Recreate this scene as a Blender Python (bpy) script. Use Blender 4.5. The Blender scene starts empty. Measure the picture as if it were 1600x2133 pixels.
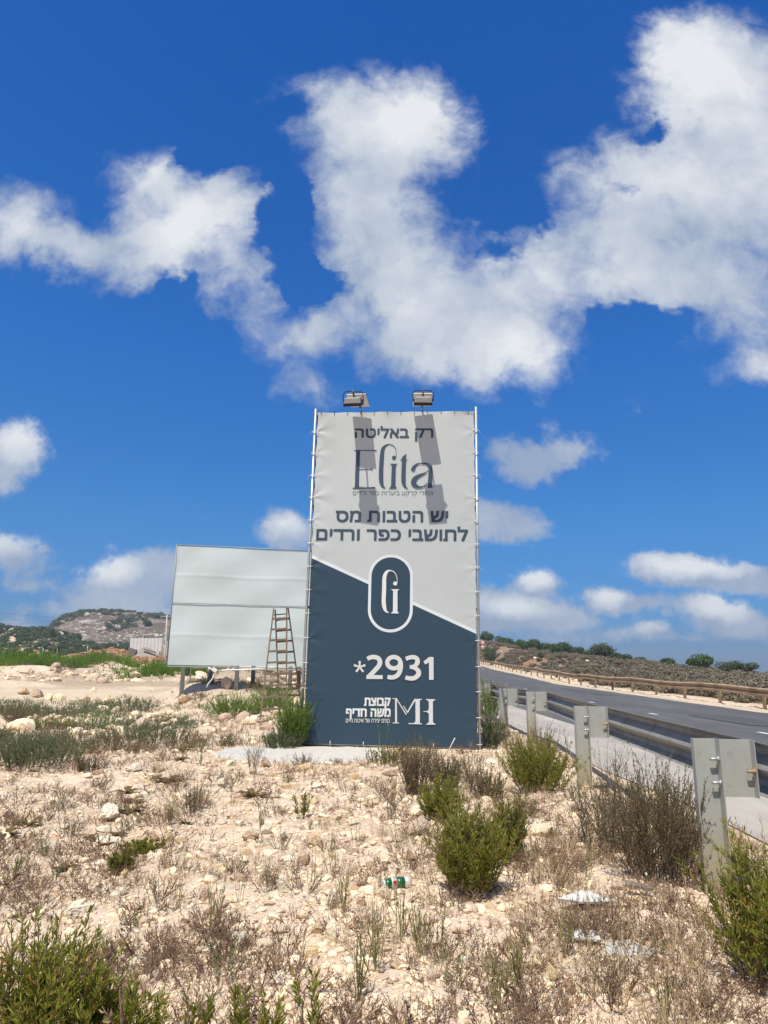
import bpy, math, random
import numpy as np
from mathutils import Vector, Matrix
random.seed(7); rng = np.random.default_rng(11)
SC = bpy.context.scene; COL = SC.collection
R = math.radians
# ------------------------------------------------------------------ camera
F, PITCH, ROLL, CH = 1394.7, .2274, .0149, 1.3
cp, sp, cr, sr = math.cos(PITCH), math.sin(PITCH), math.cos(ROLL), math.sin(ROLL)
FW = Vector((0, cp, sp)); R0 = Vector((1, 0, 0)); U0 = Vector((0, -sp, cp))
RT = R0*cr + U0*sr; UP = U0*cr - R0*sr
cam = bpy.data.cameras.new('camera'); co = bpy.data.objects.new('camera', cam); COL.objects.link(co)
cam.sensor_fit = 'HORIZONTAL'; cam.sensor_width = 36; cam.lens = F/1600*36; cam.clip_end = 8000; cam.clip_start = .05
M = Matrix.Identity(4)
for i in range(3):
    M[i][0] = RT[i]; M[i][1] = UP[i]; M[i][2] = -FW[i]
M[2][3] = CH
co.matrix_world = M; SC.camera = co
# ------------------------------------------------------------------ sun, sky, exposure
SUN_EL, SUN_AZ = 64.2, 20.5           # azimuth measured from -Y towards -X
sd = Vector((-math.sin(R(SUN_AZ))*math.cos(R(SUN_EL)), -math.cos(R(SUN_AZ))*math.cos(R(SUN_EL)), math.sin(R(SUN_EL))))
sl = bpy.data.lights.new('sun', 'SUN'); sl.energy = 5.0; sl.angle = R(.5); sl.color = (1, .94, .80)
so = bpy.data.objects.new('sun', sl); COL.objects.link(so); so.rotation_euler = sd.to_track_quat('Z', 'Y').to_euler()
SC.view_settings.view_transform = 'Standard'; SC.view_settings.look = 'None'; SC.view_settings.exposure = 0; SC.view_settings.gamma = 1

def ray(px, py):
    return (FW*F + RT*(px-800) + UP*(1066.5-py)).normalized()

class NT:
    """small node helper"""
    def __init__(s, nt): s.t = nt; s.n = nt.nodes; s.l = nt.links
    def new(s, typ, **kw):
        nd = s.n.new(typ)
        for k, v in kw.items(): setattr(nd, k, v)
        return nd
    def put(s, sock, v):
        if isinstance(v, bpy.types.NodeSocket): s.l.new(v, sock)
        elif v is not None: sock.default_value = v
    def m(s, op, a=None, b=None, c=None, clamp=False):
        nd = s.new('ShaderNodeMath', operation=op, use_clamp=clamp)
        for i, v in enumerate((a, b, c)): s.put(nd.inputs[i], v)
        return nd.outputs[0]
    def vm(s, op, a=None, b=None):
        nd = s.new('ShaderNodeVectorMath', operation=op)
        s.put(nd.inputs[0], a); s.put(nd.inputs[1], b)
        return nd.outputs[1] if op in ('LENGTH', 'DOT_PRODUCT') else nd.outputs[0]
    def noise(s, vec, scale, detail=4, rough=.55, dist=0):
        nd = s.new('ShaderNodeTexNoise'); s.put(nd.inputs['Vector'], vec)
        nd.inputs['Scale'].default_value = scale; nd.inputs['Detail'].default_value = detail
        nd.inputs['Roughness'].default_value = rough; nd.inputs['Distortion'].default_value = dist
        return nd
    def mix(s, f, a, b, typ='MIX'):
        nd = s.new('ShaderNodeMix', data_type='RGBA', blend_type=typ)
        s.put(nd.inputs[0], f); s.put(nd.inputs[6], a); s.put(nd.inputs[7], b)
        return nd.outputs[2]
    def rng(s, v, a, b, c=0, d=1, smooth=False):
        nd = s.new('ShaderNodeMapRange', clamp=True)
        if smooth: nd.interpolation_type = 'SMOOTHSTEP'
        s.put(nd.inputs[0], v)
        for i, q in enumerate((a, b, c, d)): nd.inputs[i+1].default_value = q
        return nd.outputs[0]
def c4(c): return (c[0], c[1], c[2], 1)

# --- sky: a Nishita sky, with clouds given as lobes of direction broken up by noise
W = bpy.data.worlds.new('World'); SC.world = W; W.use_nodes = True
w = NT(W.node_tree); w.n.clear()
sky = w.new('ShaderNodeTexSky', sky_type='NISHITA', sun_disc=False)
sky.sun_elevation = R(SUN_EL); sky.sun_rotation = R(180+SUN_AZ); sky.air_density = 1.0; sky.dust_density = .6; sky.ozone_density = 3.0
gen = w.new('ShaderNodeTexCoord').outputs['Generated']
sx = w.new('ShaderNodeSeparateXYZ'); w.l.new(gen, sx.inputs[0])
ys = w.m('MAXIMUM', sx.outputs[1], .03)
cx = w.new('ShaderNodeCombineXYZ')
w.l.new(w.m('DIVIDE', sx.outputs[0], ys), cx.inputs[0]); w.l.new(w.m('DIVIDE', sx.outputs[2], ys), cx.inputs[1])
uv = cx.outputs[0]
wn = w.noise(uv, 9, 5, .62)
wn2 = w.noise(uv, 34, 4, .65)
warp = w.vm('ADD', uv, w.vm('ADD', w.vm('MULTIPLY', w.vm('SUBTRACT', wn.outputs['Color'], (.5, .5, .5)), (.13, .13, 0)),
                          w.vm('MULTIPLY', w.vm('SUBTRACT', wn2.outputs['Color'], (.5, .5, .5)), (.034, .034, 0))))
def uvof(px, py):
    d = ray(px, py); return d.x/d.y, d.z/d.y
def lobes(lst, vec):
    acc = None
    for px, py, rx, ry, rot, wt in lst:
        u, v = uvof(px, py); u1, v1 = uvof(px+10, py); u2, v2 = uvof(px, py-10)
        mp = w.new('ShaderNodeMapping', vector_type='TEXTURE')
        mp.inputs['Location'].default_value = (u, v, 0); mp.inputs['Rotation'].default_value = (0, 0, R(rot))
        mp.inputs['Scale'].default_value = (rx*(u1-u)/10, ry*(v2-v)/10, 1)
        w.l.new(vec, mp.inputs[0])
        g = w.new('ShaderNodeTexGradient', gradient_type='SPHERICAL'); w.l.new(mp.outputs[0], g.inputs[0])
        o = g.outputs['Fac'] if 'Fac' in g.outputs else g.outputs[1]
        if wt != 1: o = w.m('MULTIPLY', o, wt)
        acc = w.m('MULTIPLY', o, o) if acc is None else w.m('MULTIPLY_ADD', o, o, acc)
    return w.m('SQRT', acc)
big = [  # px, py, rx, ry, rotation, weight
 (800,260,215,175,0,1),(700,230,150,110,20,.8),(880,270,150,150,0,1),(760,400,190,200,0,1),(800,540,180,200,-15,1),(930,640,320,210,-5,1),
 (1080,690,190,150,0,1),(900,740,230,110,0,.9),(640,690,200,90,5,.8),(650,790,120,60,-25,.6),(1120,540,150,130,20,.9),(1030,480,110,40,5,.5),
 (1300,480,240,220,0,1),(1480,420,280,330,0,1),(1520,180,270,220,0,1.1),(1440,100,150,120,0,1),(1400,230,120,120,0,.6),(1330,350,170,110,0,.8),
 (1480,610,300,110,-5,.9),(1180,350,70,60,0,.55),(1600,690,150,70,0,.6),(1590,770,150,75,0,.8),(1230,600,160,80,20,.7),(1620,320,180,300,0,1),
 (320,380,150,120,-25,.8),(410,450,210,140,-15,1),(460,370,60,80,0,.6),(500,430,120,100,0,.7),(330,520,280,90,-5,.95),(40,470,150,130,0,.9),(140,510,190,80,-8,.8),
 (240,570,110,70,10,.7),(520,590,120,130,0,.75),(420,600,130,60,0,.5),(620,230,90,90,0,.5)]
small = [
 (20,935,115,90,0,1),(0,1010,70,50,0,.5),(1150,950,150,55,14,.85),(1060,935,80,50,0,.6),(1100,985,90,45,0,.6),(1060,1085,130,62,-8,.9),(1000,1080,80,70,0,.8),(1135,890,40,50,0,.35),(1330,850,50,50,0,.28),
 (600,1110,90,70,-15,.9),(575,1085,50,50,0,.6),(20,1150,150,65,-12,.8),(270,1205,150,85,0,1),(330,1190,110,75,0,.9),(230,1250,160,60,0,.7),(60,1215,110,38,0,.55),(30,1300,110,35,0,.45),(330,1275,260,40,0,.55),(120,1270,200,40,0,.4),
 (1120,1215,75,52,0,.95),(1080,1270,180,62,-8,1),(1160,1285,130,45,0,.9),(1020,1290,120,50,0,.8),(1450,1195,215,52,-3,1),(1390,1180,110,42,0,.9),(1530,1205,160,40,0,.9),(1265,1250,80,42,-8,.95),(1340,1260,130,36,0,.6),(1450,1255,120,35,0,.6),
 (1350,1308,80,26,0,.75),(1500,1285,110,52,0,1),(1560,1305,130,42,0,.9),(1270,1318,130,22,0,.4),(1420,1330,220,22,0,.4),(1150,1330,190,22,0,.4),(1600,1220,100,40,0,.7)]
gaps = [(590,450,60,120,0,1),(640,585,100,50,-10,1),(1055,425,105,75,-25,1),(1350,262,50,28,20,.7),(1330,665,130,45,0,.9),(450,330,40,50,0,.5),(380,330,45,60,-30,.6),(610,235,60,40,20,.6),(1320,385,50,20,-10,.45),(370,600,60,40,0,.7),(1040,520,70,30,20,.5)]
db = w.m('SUBTRACT', lobes(big, warp), w.m('MULTIPLY', lobes(gaps, warp), 1.1))
warp2 = w.vm('ADD', uv, w.vm('ADD', w.vm('MULTIPLY', w.vm('SUBTRACT', wn.outputs['Color'], (.5, .5, .5)), (.05, .03, 0)),
                          w.vm('MULTIPLY', w.vm('SUBTRACT', wn2.outputs['Color'], (.5, .5, .5)), (.03, .024, 0))))
ds = lobes(small, warp2)
fb = w.noise(uv, 15, 8, .62, .4).outputs[0]
fb2 = w.noise(uv, 5, 3, .5).outputs[0]
fb3 = w.noise(uv, 42, 6, .6, .3).outputs[0]
dens = w.m('ADD', db, w.m('MULTIPLY', w.m('SUBTRACT', fb, .5), 1.0))
dsm = w.m('ADD', ds, w.m('ADD', w.m('MULTIPLY', w.m('SUBTRACT', fb, .5), .35), w.m('MULTIPLY', w.m('SUBTRACT', fb3, .5), .65)))
anyb = w.rng(w.m('MAXIMUM', db, ds), 0, .16, 0, 1, True)
alpha = w.m('MULTIPLY', w.m('MAXIMUM', w.rng(dens, .10, .86, 0, 1, True), w.rng(dsm, .14, .60, 0, .95, True)), anyb)
# brightly lit lobes of the clouds
brt = lobes([(860,240,230,150,0,1),(1450,130,200,170,0,1.2),(1050,740,220,110,0,.9),(830,640,90,60,0,.5),(1000,560,200,100,0,.5),(1400,380,190,100,0,.7),(1330,560,160,120,0,.5),(400,460,200,120,0,.8),(310,360,110,80,0,.7),(40,470,130,90,0,.5),
 (1580,770,120,60,0,.6),(30,910,90,60,0,1),(230,1180,90,45,0,1.1),(1120,1200,60,35,0,1),(1060,1265,120,30,0,.9),(1430,1180,170,32,0,1),(1270,1245,60,25,0,1),(1500,1265,90,40,0,1.1),(10,1125,120,40,0,.8),(590,1090,60,40,0,.8),(1350,1300,60,18,0,.6)], warp2)
fine = w.noise(warp, 12, 7, .6).outputs[0]
z_ = sx.outputs[2]
sh = w.m('ADD', w.m('ADD', w.m('MULTIPLY', brt, w.rng(z_, .12, .4, 1.25, .75)), w.m('MULTIPLY', w.m('SUBTRACT', fine, .5), .85)), w.m('ADD', w.m('MULTIPLY', w.m('SUBTRACT', fb2, .28), 1.1), w.rng(dens, .35, 1.1, -.10, .22)), clamp=True)
ccol = w.mix(sh, (.335, .42, .57, 1), (.84, .865, .89, 1))
z_ = sx.outputs[2]
tint = w.mix(w.rng(z_, 0, .2), (.20, .44, .95, 1), (.26, .75, 1.22, 1))       # air near the horizon
tint = w.mix(w.rng(z_, .2, .43), tint, (.18, .82, 1.56, 1)); tint = w.mix(w.rng(z_, .43, .78), tint, (.06, .69, 1.56, 1))
skyc = w.mix(1.0, sky.outputs[0], tint, 'MULTIPLY')
skyc = w.mix(1.0, skyc, (.098, .098, .098, 1), 'MULTIPLY')
ccol = w.mix(w.rng(sx.outputs[2], 0, .14, .18, 0), ccol, (.36, .45, .60, 1))
back = w.rng(sx.outputs[1], .03, .12, 0, 1)
alpha = w.m('MULTIPLY', w.m('MULTIPLY', alpha, back), w.rng(sx.outputs[2], -.02, .05, .3, 1))
# unseen sky behind the viewer: grey clouds added to cut the blue ambient light
bn = w.noise(gen, 2.2, 5, .6).outputs[0]
ab = w.m('MULTIPLY', w.rng(bn, .38, .52, 0, .92, True), w.rng(sx.outputs[1], .02, .14, 1, 0))
fin = w.mix(w.m('MULTIPLY', alpha, .97), skyc, ccol)
fin = w.mix(ab, fin, (.30, .35, .43, 1))
bg = w.new('ShaderNodeBackground'); w.l.new(fin, bg.inputs[0]); bg.inputs[1].default_value = 1.0
ow = w.new('ShaderNodeOutputWorld'); w.l.new(bg.outputs[0], ow.inputs[0])
W.cycles.sampling_method = 'MANUAL'; W.cycles.sample_map_resolution = 512

# ------------------------------------------------------------------ materials
MATS = {}
def mat(name, col, rough=.8, metal=0, var=.0, vscale=8, bump=0, bscale=40, rnd=0, spec=.3, trans=0, attr=None, dark=None, dscale=3, dthr=(.5, .7), dusty=False):
    """principled material: base colour, large noise variation, per-object / per-face random value, bump, optional second colour patches"""
    m = bpy.data.materials.new(name); m.use_nodes = True; MATS[name] = m
    t = NT(m.node_tree); b = t.n['Principled BSDF']; b.inputs['Roughness'].default_value = rough; b.inputs['Metallic'].default_value = metal
    b.inputs['Specular IOR Level'].default_value = spec
    tc = t.new('ShaderNodeTexCoord').outputs['Object']
    c = c4(col)
    if dusty:
        sz_ = t.new('ShaderNodeSeparateXYZ'); t.l.new(tc, sz_.inputs[0])
        q_ = t.m('ADD', sz_.outputs[2], t.m('MULTIPLY', t.noise(tc, 7, 4, .6).outputs[0], .3))
        c = t.mix(t.rng(q_, .30, .62, .75, 0), c, (.40, .34, .22, 1))
    if dark is not None:
        c = t.mix(t.rng(t.noise(tc, dscale, 5, .6).outputs[0], dthr[0], dthr[1], 0, 1), c if not isinstance(c, tuple) else c, c4(dark))
    if var:
        k = t.rng(t.noise(tc, vscale, 5, .6).outputs[0], .25, .75, 1-var, 1+var)
        c = t.mix(1.0, c, t.mix(0.0, k, k), 'MULTIPLY')
    if rnd:
        if attr: r_ = t.new('ShaderNodeAttribute', attribute_name=attr).outputs['Fac']
        else: r_ = t.new('ShaderNodeObjectInfo').outputs['Random']
        k = t.rng(r_, 0, 1, 1-rnd, 1+rnd)
        c = t.mix(1.0, c, t.mix(0.0, k, k), 'MULTIPLY')
        hs = t.new('ShaderNodeHueSaturation'); t.put(hs.inputs['Hue'], t.rng(r_, 0, 1, .5-.02*rnd/.3, .5+.02*rnd/.3)); t.put(hs.inputs['Color'], c); c = hs.outputs[0]
    if trans and attr and col[1] > col[0]*.85:
        c = t.mix(t.m('GREATER_THAN', r_, .86), c, (min(1, col[0]*1.5), col[1]*.95, col[2]*1.6, 1))
    t.put(b.inputs['Base Color'], c)
    if bump:
        bp = t.new('ShaderNodeBump'); bp.inputs['Strength'].default_value = bump; bp.inputs['Distance'].default_value = .02
        t.l.new(t.noise(tc, bscale, 6, .65).outputs[0], bp.inputs['Height']); t.l.new(bp.outputs[0], b.inputs['Normal'])
    if trans:
        tr = t.new('ShaderNodeBsdfTranslucent'); t.put(tr.inputs[0], c); mx = t.new('ShaderNodeMixShader'); mx.inputs[0].default_value = trans
        t.l.new(b.outputs[0], mx.inputs[1]); t.l.new(tr.outputs[0], mx.inputs[2]); t.l.new(mx.outputs[0], t.n['Material Output'].inputs[0])
    return m
mat('rock', (.68, .555, .41), .9, var=.18, vscale=5, bump=.5, bscale=14, rnd=.25, dark=(.50, .30, .16), dscale=2.2, dthr=(.52, .72))
mat('white_rock', (.78, .70, .56), .9, var=.12, vscale=6, bump=.5, bscale=12, rnd=.12)
mat('pebble', (.71, .56, .42), .9, rnd=.40, attr='rnd')
mat('far_rock', (.46, .42, .36), .9, rnd=.25, attr='rnd')
mat('green_leaf', (.31, .33, .055), .5, rnd=.35, attr='rnd', trans=.42)
mat('olive_leaf', (.22, .23, .05), .6, rnd=.4, attr='rnd', trans=.25)
mat('bluegreen_leaf', (.16, .215, .10), .6, rnd=.35, attr='rnd', trans=.2)
mat('bright_leaf', (.17, .31, .04), .6, rnd=.4, attr='rnd', trans=.25)
mat('stalk', (.24, .23, .08), .7, rnd=.25, attr='rnd')
mat('twig', (.15, .105, .065), .8, rnd=.4, attr='rnd')
mat('dry_leaf', (.215, .17, .10), .8, rnd=.45, attr='rnd', trans=.15)
mat('grey_twig', (.20, .185, .11), .8, rnd=.35, attr='rnd', trans=.1)
mat('litter', (.25, .16, .11), .9, rnd=.45, attr='rnd')
mat('straw', (.42, .31, .19), .85, rnd=.35, attr='rnd')
mat('rosette', (.20, .165, .05), .7, rnd=.3, attr='rnd', trans=.15)
mat('far_bush', (.20, .172, .125), .9, rnd=.2, attr='rnd')
mat('far_bush_green', (.11, .14, .07), .9, rnd=.35, attr='rnd')
mat('tree_leaf', (.06, .115, .03), .8, rnd=.45, attr='rnd', trans=.1)
mat('tree_leaf_soft', (.085, .125, .06), .8, rnd=.45, attr='rnd', trans=.1)
mat('bark', (.12, .09, .06), .9, var=.2)
mat('galv', (.50, .53, .56), .45, metal=.6, var=.10, vscale=6)
mat('galv_post', (.29, .325, .335), .55, metal=.25, var=.15, vscale=3)
mat('rail_galv', (.41, .42, .40), .75, metal=.05, var=.07, vscale=14, dark=(.33, .31, .26), dscale=11, dthr=(.58, .8), dusty=True)
mat('rail_beam', (.34, .34, .33), .55, metal=.35, var=.15, vscale=5, dark=(.22, .20, .17), dscale=7, dthr=(.5, .75))
mat('rusty', (.40, .28, .17), .75, metal=.05, var=.2, vscale=3, dark=(.22, .13, .08), dscale=1.2)
mat('rusty_pale', (.50, .37, .20), .8, var=.2, vscale=4)
mat('rusty_dark', (.12, .06, .04), .8)
mat('wood', (.19, .145, .105), .85, var=.25, vscale=9, bump=.2, bscale=60)
mat('wood_step', (.23, .18, .135), .85, var=.25, vscale=9, bump=.2, bscale=60)
mat('black', (.012, .013, .018), .7)
mat('plastic_black', (.02, .02, .022), .4)
mat('lamp_grey', (.36, .35, .34), .5, metal=.3, var=.2, vscale=30)
mat('panel_back', (.66, .62, .55), .5, var=.06)
mat('panel_cell', (.015, .02, .05), .15, spec=.6)
mat('white_plastic', (.78, .78, .78), .5, var=.05)
mat('concrete', (.52, .50, .46), .9, var=.12, vscale=2, bump=.2, bscale=30)
mat('pad', (.60, .57, .53), .95, var=.14, vscale=7, bump=.7, bscale=55)
mat('tile', (.60, .60, .58), .6, var=.08)
mat('grey_board', (.20, .17, .15), .8, var=.2)
mat('can_green', (.03, .16, .07), .3, metal=.4)
mat('can_white', (.75, .75, .75), .35, metal=.2)
mat('can_red', (.5, .05, .04), .35)
mat('white_fence', (.62, .66, .66), .7, var=.08)
mat('sign_red', (.5, .03, .03), .4); mat('sign_white', (.8, .8, .8), .4); mat('ink_black', (.02, .02, .02), .5)
mat('blue_ink', (.055, .085, .125), .5, spec=.25); mat('blue_ink_small', (.16, .19, .22), .5, spec=.25)
mat('pale_ink', (.74, .76, .78), .5, spec=.25); mat('grey_ink', (.60, .61, .60), .5, spec=.25)
mat('small_ink', (.25, .27, .27), .6)
mat('vinyl_white', (.58, .67, .70), .5, spec=.25, var=.05, vscale=1.2, dark=(.40, .42, .40), dscale=16, dthr=(.70, .76))
mat('asphalt_dark', (.030, .031, .034), .85)
mat('green_net', (.05, .09, .07), .9)

# ------------------------------------------------------------------ value noise for terrain
def vnoise(x, y, seed=0):
    xi = np.floor(x).astype(np.int64); yi = np.floor(y).astype(np.int64); xf = x-xi; yf = y-yi
    def h(a, b):
        n = (a*374761393 + b*668265263 + seed*974711) & 0x7fffffff
        n = ((n ^ (n >> 13))*1274126177) & 0x7fffffff
        return ((n ^ (n >> 16)) & 0xffff)/65535.0
    u = xf*xf*(3-2*xf); v = yf*yf*(3-2*yf)
    return (h(xi, yi)*(1-u)+h(xi+1, yi)*u)*(1-v) + (h(xi, yi+1)*(1-u)+h(xi+1, yi+1)*u)*v
def fbm(x, y, oct=4, seed=0):
    s = 0; a = .5; t = 0
    for i in range(oct):
        s = s + a*vnoise(x, y, seed+i*7); t += a; a *= .5; x = x*2.03+17.1; y = y*2.03+5.7
    return s/t - .5
def sst(a, b, x):
    t = np.clip((x-a)/(b-a), 0, 1); return t*t*(3-2*t)
HOR = 1066.5 + F*math.tan(PITCH)
def azpx(x, y):      # compass bearing, as the column it has at the horizon
    return 800 + F/cp*x/np.maximum(y, .5)
def bend(y): return np.interp(y, [-50, 50, 65, 87, 120, 200, 400], [0, 0, .7, 1.8, 3.2, 6.0, 14])
def terrain(x, y, detail=True):
    x = np.asarray(x, float); y = np.asarray(y, float)
    D = np.hypot(x, y); a = np.where(y > .5, azpx(x, y), np.where(x > 0, 3000, -1500)); xo = x; xb = x-np.where(x > 2, bend(y), 0)
    # right side: road profile and scrub hill
    pr = np.interp(y, [-50, 24, 50, 65, 87, 120, 200, 400], [-.0, 0, .26, .65, 1.1, 2.1, 4.2, 8])
    e = np.interp(a, [700, 960, 1003, 1100, 1250, 1400, 1500, 1600, 2000], [50, 54, 52, 35, 21, 9, 0, -8, -12])
    Dr = np.interp(a, [960, 1003, 1100, 1250, 1400, 1500, 1600], [190, 175, 155, 130, 110, 95, 80])
    ridge = e*Dr/F + 1.3
    hillR = np.where(D < Dr, sst(20, 1, Dr-D)*0 + ridge*sst(0, 1, np.clip((D-25)/(Dr-25), 0, 1)), ridge - (D-Dr)*.10)
    hillR = np.maximum(hillR, -6)
    wr = sst(14.6, 19, xb)
    zr = pr*(1-wr) + np.maximum(hillR, pr*(1-sst(30, 70, x)) - 1)*wr
    zr = np.where(xb > 14.6, zr, pr)
    zr = np.where(D > 260, np.minimum(zr, 3), zr)
    # left side
    z0 = np.interp(D, [0, 20, 60, 180, 400], [0, 0, .45, 1.1, 2])
    red = np.interp(a, [40, 80, 130, 180, 230, 262, 275, 350, 400, 600], [-9, 0, 10, 19, 26, 26, 13, 13, 3, -5])
    redz = (red*158/F+1.3)*sst(95, 158, D)
    B = np.interp(a, [-300, -100, 0, 60, 100, 150, 200, 260, 330], [55, 60, 68, 68, 66, 52, 36, 22, 0])
    Bz = ((B-13)*225/F+1.3)*sst(150, 225, D) - np.maximum(D-225, 0)*.08
    Cc = np.interp(a, [-100, 60, 90, 110, 130, 150, 180, 220, 280, 330, 400, 500, 620, 700, 900], [20, 55, 70, 84, 95, 102, 107, 106, 108, 109, 100, 78, 45, 25, 20])
    Cz = ((Cc-17)*380/F+1.3)*sst(195, 380, D) - np.maximum(D-380, 0)*.12
    zl = np.maximum(np.maximum(z0, redz), np.maximum(Bz, Cz)); zl = np.where(D > 700, -5, zl)
    wl = sst(700, 900, a)*(D > 15) + sst(-1, 2.5, x)*(D <= 15)
    wl = np.clip(wl, 0, 1)
    z = zl*(1-wl) + zr*wl
    # spoil mounds beyond the track on the left
    mw = sst(33, 40, D)*(1-sst(62, 85, D))*(1-sst(560, 640, a))
    z = z + mw*np.maximum(fbm(x*.13, y*.16, 3, 3)+.10, 0)*1.9
    m2 = sst(19, 22, D)*(1-sst(29, 31, D))*sst(330, 420, a)*(1-sst(640, 720, a))
    z = z + m2*np.maximum(fbm(x*.3, y*.3, 3, 9)+.15, 0)*1.5
    z = z + 3.5*fbm(x*.03, y*.03, 4, 21)*sst(110, 220, D)*(1-wl*.4)
    if detail:
        rd = sst(2.4, 3.0, x)*(1-sst(13.3, 14.0, xb))*(y > -60)
        k = 1-rd
        pad = np.exp(-(((x+.3)/2.7)**2+((y-11.1)/1.5)**2)**2)
        k = k*(1-.8*pad)
        n = .16*fbm(x*.55, y*.55, 3, 5) + .075*fbm(x*2.3, y*2.3, 3, 6)
        n = n + .035*fbm(x*9, y*9, 3, 8)*(D < 30)
        z = z + n*k - rd*.012
    return z
def H(x, y): return float(terrain(x, y))
def G(px, py, dmax=400):
    """where a line of sight meets the ground"""
    d = ray(px, py); t = .8; o = Vector((0, 0, CH)); last = t
    while t < dmax:
        p = o+d*t
        if p.z < H(p.x, p.y):
            lo, hi = last, t
            for _ in range(12):
                mid = (lo+hi)/2; q = o+d*mid
                if q.z < H(q.x, q.y): hi = mid
                else: lo = mid
            q = o+d*hi; return Vector((q.x, q.y, H(q.x, q.y)))
        last = t; t *= 1.02
    return None
def P(px, py, y):
    """point of a line of sight at world depth y"""
    d = ray(px, py); return Vector((0, 0, CH)) + d*(y/d.y)
def at(px, y):
    """ground point on the bearing of column px at depth y"""
    x = (px-800)/F*y*cp if False else (P(px, 1385, y)).x
    return Vector((x, y, H(x, y)))

# ------------------------------------------------------------------ mesh helpers
def tag(o, label=None, cat=None, group=None, kind=None):
    if label: o['label'] = label
    if cat: o['category'] = cat
    if group: o['group'] = group
    if kind: o['kind'] = kind
    return o
def empty(name, loc, rz=0, label=None, cat=None, group=None):
    o = bpy.data.objects.new(name, None); COL.objects.link(o); o.location = loc; o.rotation_euler = (0, 0, rz); o.empty_display_size = .1
    return tag(o, label, cat, group)
def link(name, me, m=None, parent=None):
    if m is not None:
        me.materials.clear()
        for q in (m if isinstance(m, (list, tuple)) else [m]): me.materials.append(MATS[q] if isinstance(q, str) else q)
    o = bpy.data.objects.new(name, me); COL.objects.link(o)
    if parent: o.parent = parent
    return o
def npmesh(name, V, Fc, rnd=None, smooth=False):
    """V (n,3); Fc (m,3) or (m,4) arrays"""
    V = np.asarray(V, np.float32); Fc = np.asarray(Fc, np.int32); k = Fc.shape[1]
    me = bpy.data.meshes.new(name); me.vertices.add(len(V)); me.vertices.foreach_set('co', V.ravel())
    me.loops.add(Fc.size); me.loops.foreach_set('vertex_index', Fc.ravel())
    me.polygons.add(len(Fc)); me.polygons.foreach_set('loop_start', np.arange(0, Fc.size, k, dtype=np.int32))
    me.polygons.foreach_set('loop_total', np.full(len(Fc), k, np.int32))
    me.polygons.foreach_set('use_smooth', np.full(len(Fc), smooth))
    if rnd is not None:
        at_ = me.attributes.new('rnd', 'FLOAT', 'FACE'); at_.data.foreach_set('value', np.asarray(rnd, np.float32))
    me.update(calc_edges=True); return me
class MB:
    def __init__(s): s.v = []; s.f = []; s.mi = []
    def add(s, vs, fs, mi=0):
        b = len(s.v); s.v += [tuple(q) for q in vs]; s.f += [tuple(i+b for i in f) for f in fs]; s.mi += [mi]*len(fs); return s
    def box(s, c, d, rot=None, mi=0, bev=0):
        hx, hy, hz = d[0]/2, d[1]/2, d[2]/2
        vs = [Vector((i*hx, j*hy, k*hz)) for i in (-1, 1) for j in (-1, 1) for k in (-1, 1)]
        if rot is not None: vs = [rot @ q for q in vs]
        c = Vector(c); vs = [q+c for q in vs]
        return s.add(vs, [(0, 1, 3, 2), (4, 6, 7, 5), (0, 4, 5, 1), (2, 3, 7, 6), (0, 2, 6, 4), (1, 5, 7, 3)], mi)
    def tube(s, pts, r, n=8, mi=0, cap=True):
        pts = [Vector(p) for p in pts]; rs = r if isinstance(r, (list, tuple)) else [r]*len(pts)
        vs = []; fs = []; prev = None
        for i, p in enumerate(pts):
            t = (pts[min(i+1, len(pts)-1)]-pts[max(i-1, 0)]).normalized()
            a = t.orthogonal().normalized() if prev is None else (prev - t*prev.dot(t)).normalized()
            prev = a; b = t.cross(a)
            for k in range(n):
                an = 2*math.pi*k/n; vs.append(p+(a*math.cos(an)+b*math.sin(an))*rs[i])
        for i in range(len(pts)-1):
            for k in range(n): fs.append((i*n+k, i*n+(k+1) % n, (i+1)*n+(k+1) % n, (i+1)*n+k))
        if cap: fs += [tuple(range(n))[::-1], tuple(range((len(pts)-1)*n, len(pts)*n))]
        return s.add(vs, fs, mi)
    def beam(s, a, b, wd, ht, upv=(0, 0, 1), mi=0):
        a = Vector(a); b = Vector(b); t = b-a; L = t.length; t.normalize(); u = Vector(upv); sd_ = t.cross(u).normalized(); u = sd_.cross(t)
        m = Matrix((sd_, t, u)).transposed()
        return s.box((a+b)/2, (wd, L, ht), m, mi)
    def sweep(s, path, prof, side, closed=False, mi=0):
        """profile points (d along side, z) swept along a path"""
        n = len(prof); vs = []; fs = []
        for i, p in enumerate(path):
            p = Vector(p); sdv = Vector(side[i]) if isinstance(side, list) else Vector(side)
            for d, z in prof: vs.append(p+sdv*d+Vector((0, 0, z)))
        for i in range(len(path)-1):
            for k in range(n if closed else n-1): k2 = (k+1) % n; fs.append((i*n+k, (i+1)*n+k, (i+1)*n+k2, i*n+k2))
        return s.add(vs, fs, mi)
    def build(s, name, m, parent=None, smooth=False, bevel=0):
        me = bpy.data.meshes.new(name); me.from_pydata(s.v, [], s.f)
        o = link(name, me, m, parent)
        if any(s.mi): me.polygons.foreach_set('material_index', s.mi)
        if smooth:
            me.polygons.foreach_set('use_smooth', [True]*len(me.polygons))
        me.update()
        if bevel:
            md = o.modifiers.new('bevel', 'BEVEL'); md.width = bevel; md.segments = 2; md.limit_method = 'ANGLE'
        return o
def sag(a, b, n=8, drop=.1):
    a = Vector(a); b = Vector(b); return [a.lerp(b, i/n)-Vector((0, 0, drop*4*(i/n)*(1-i/n))) for i in range(n+1)]
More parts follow.
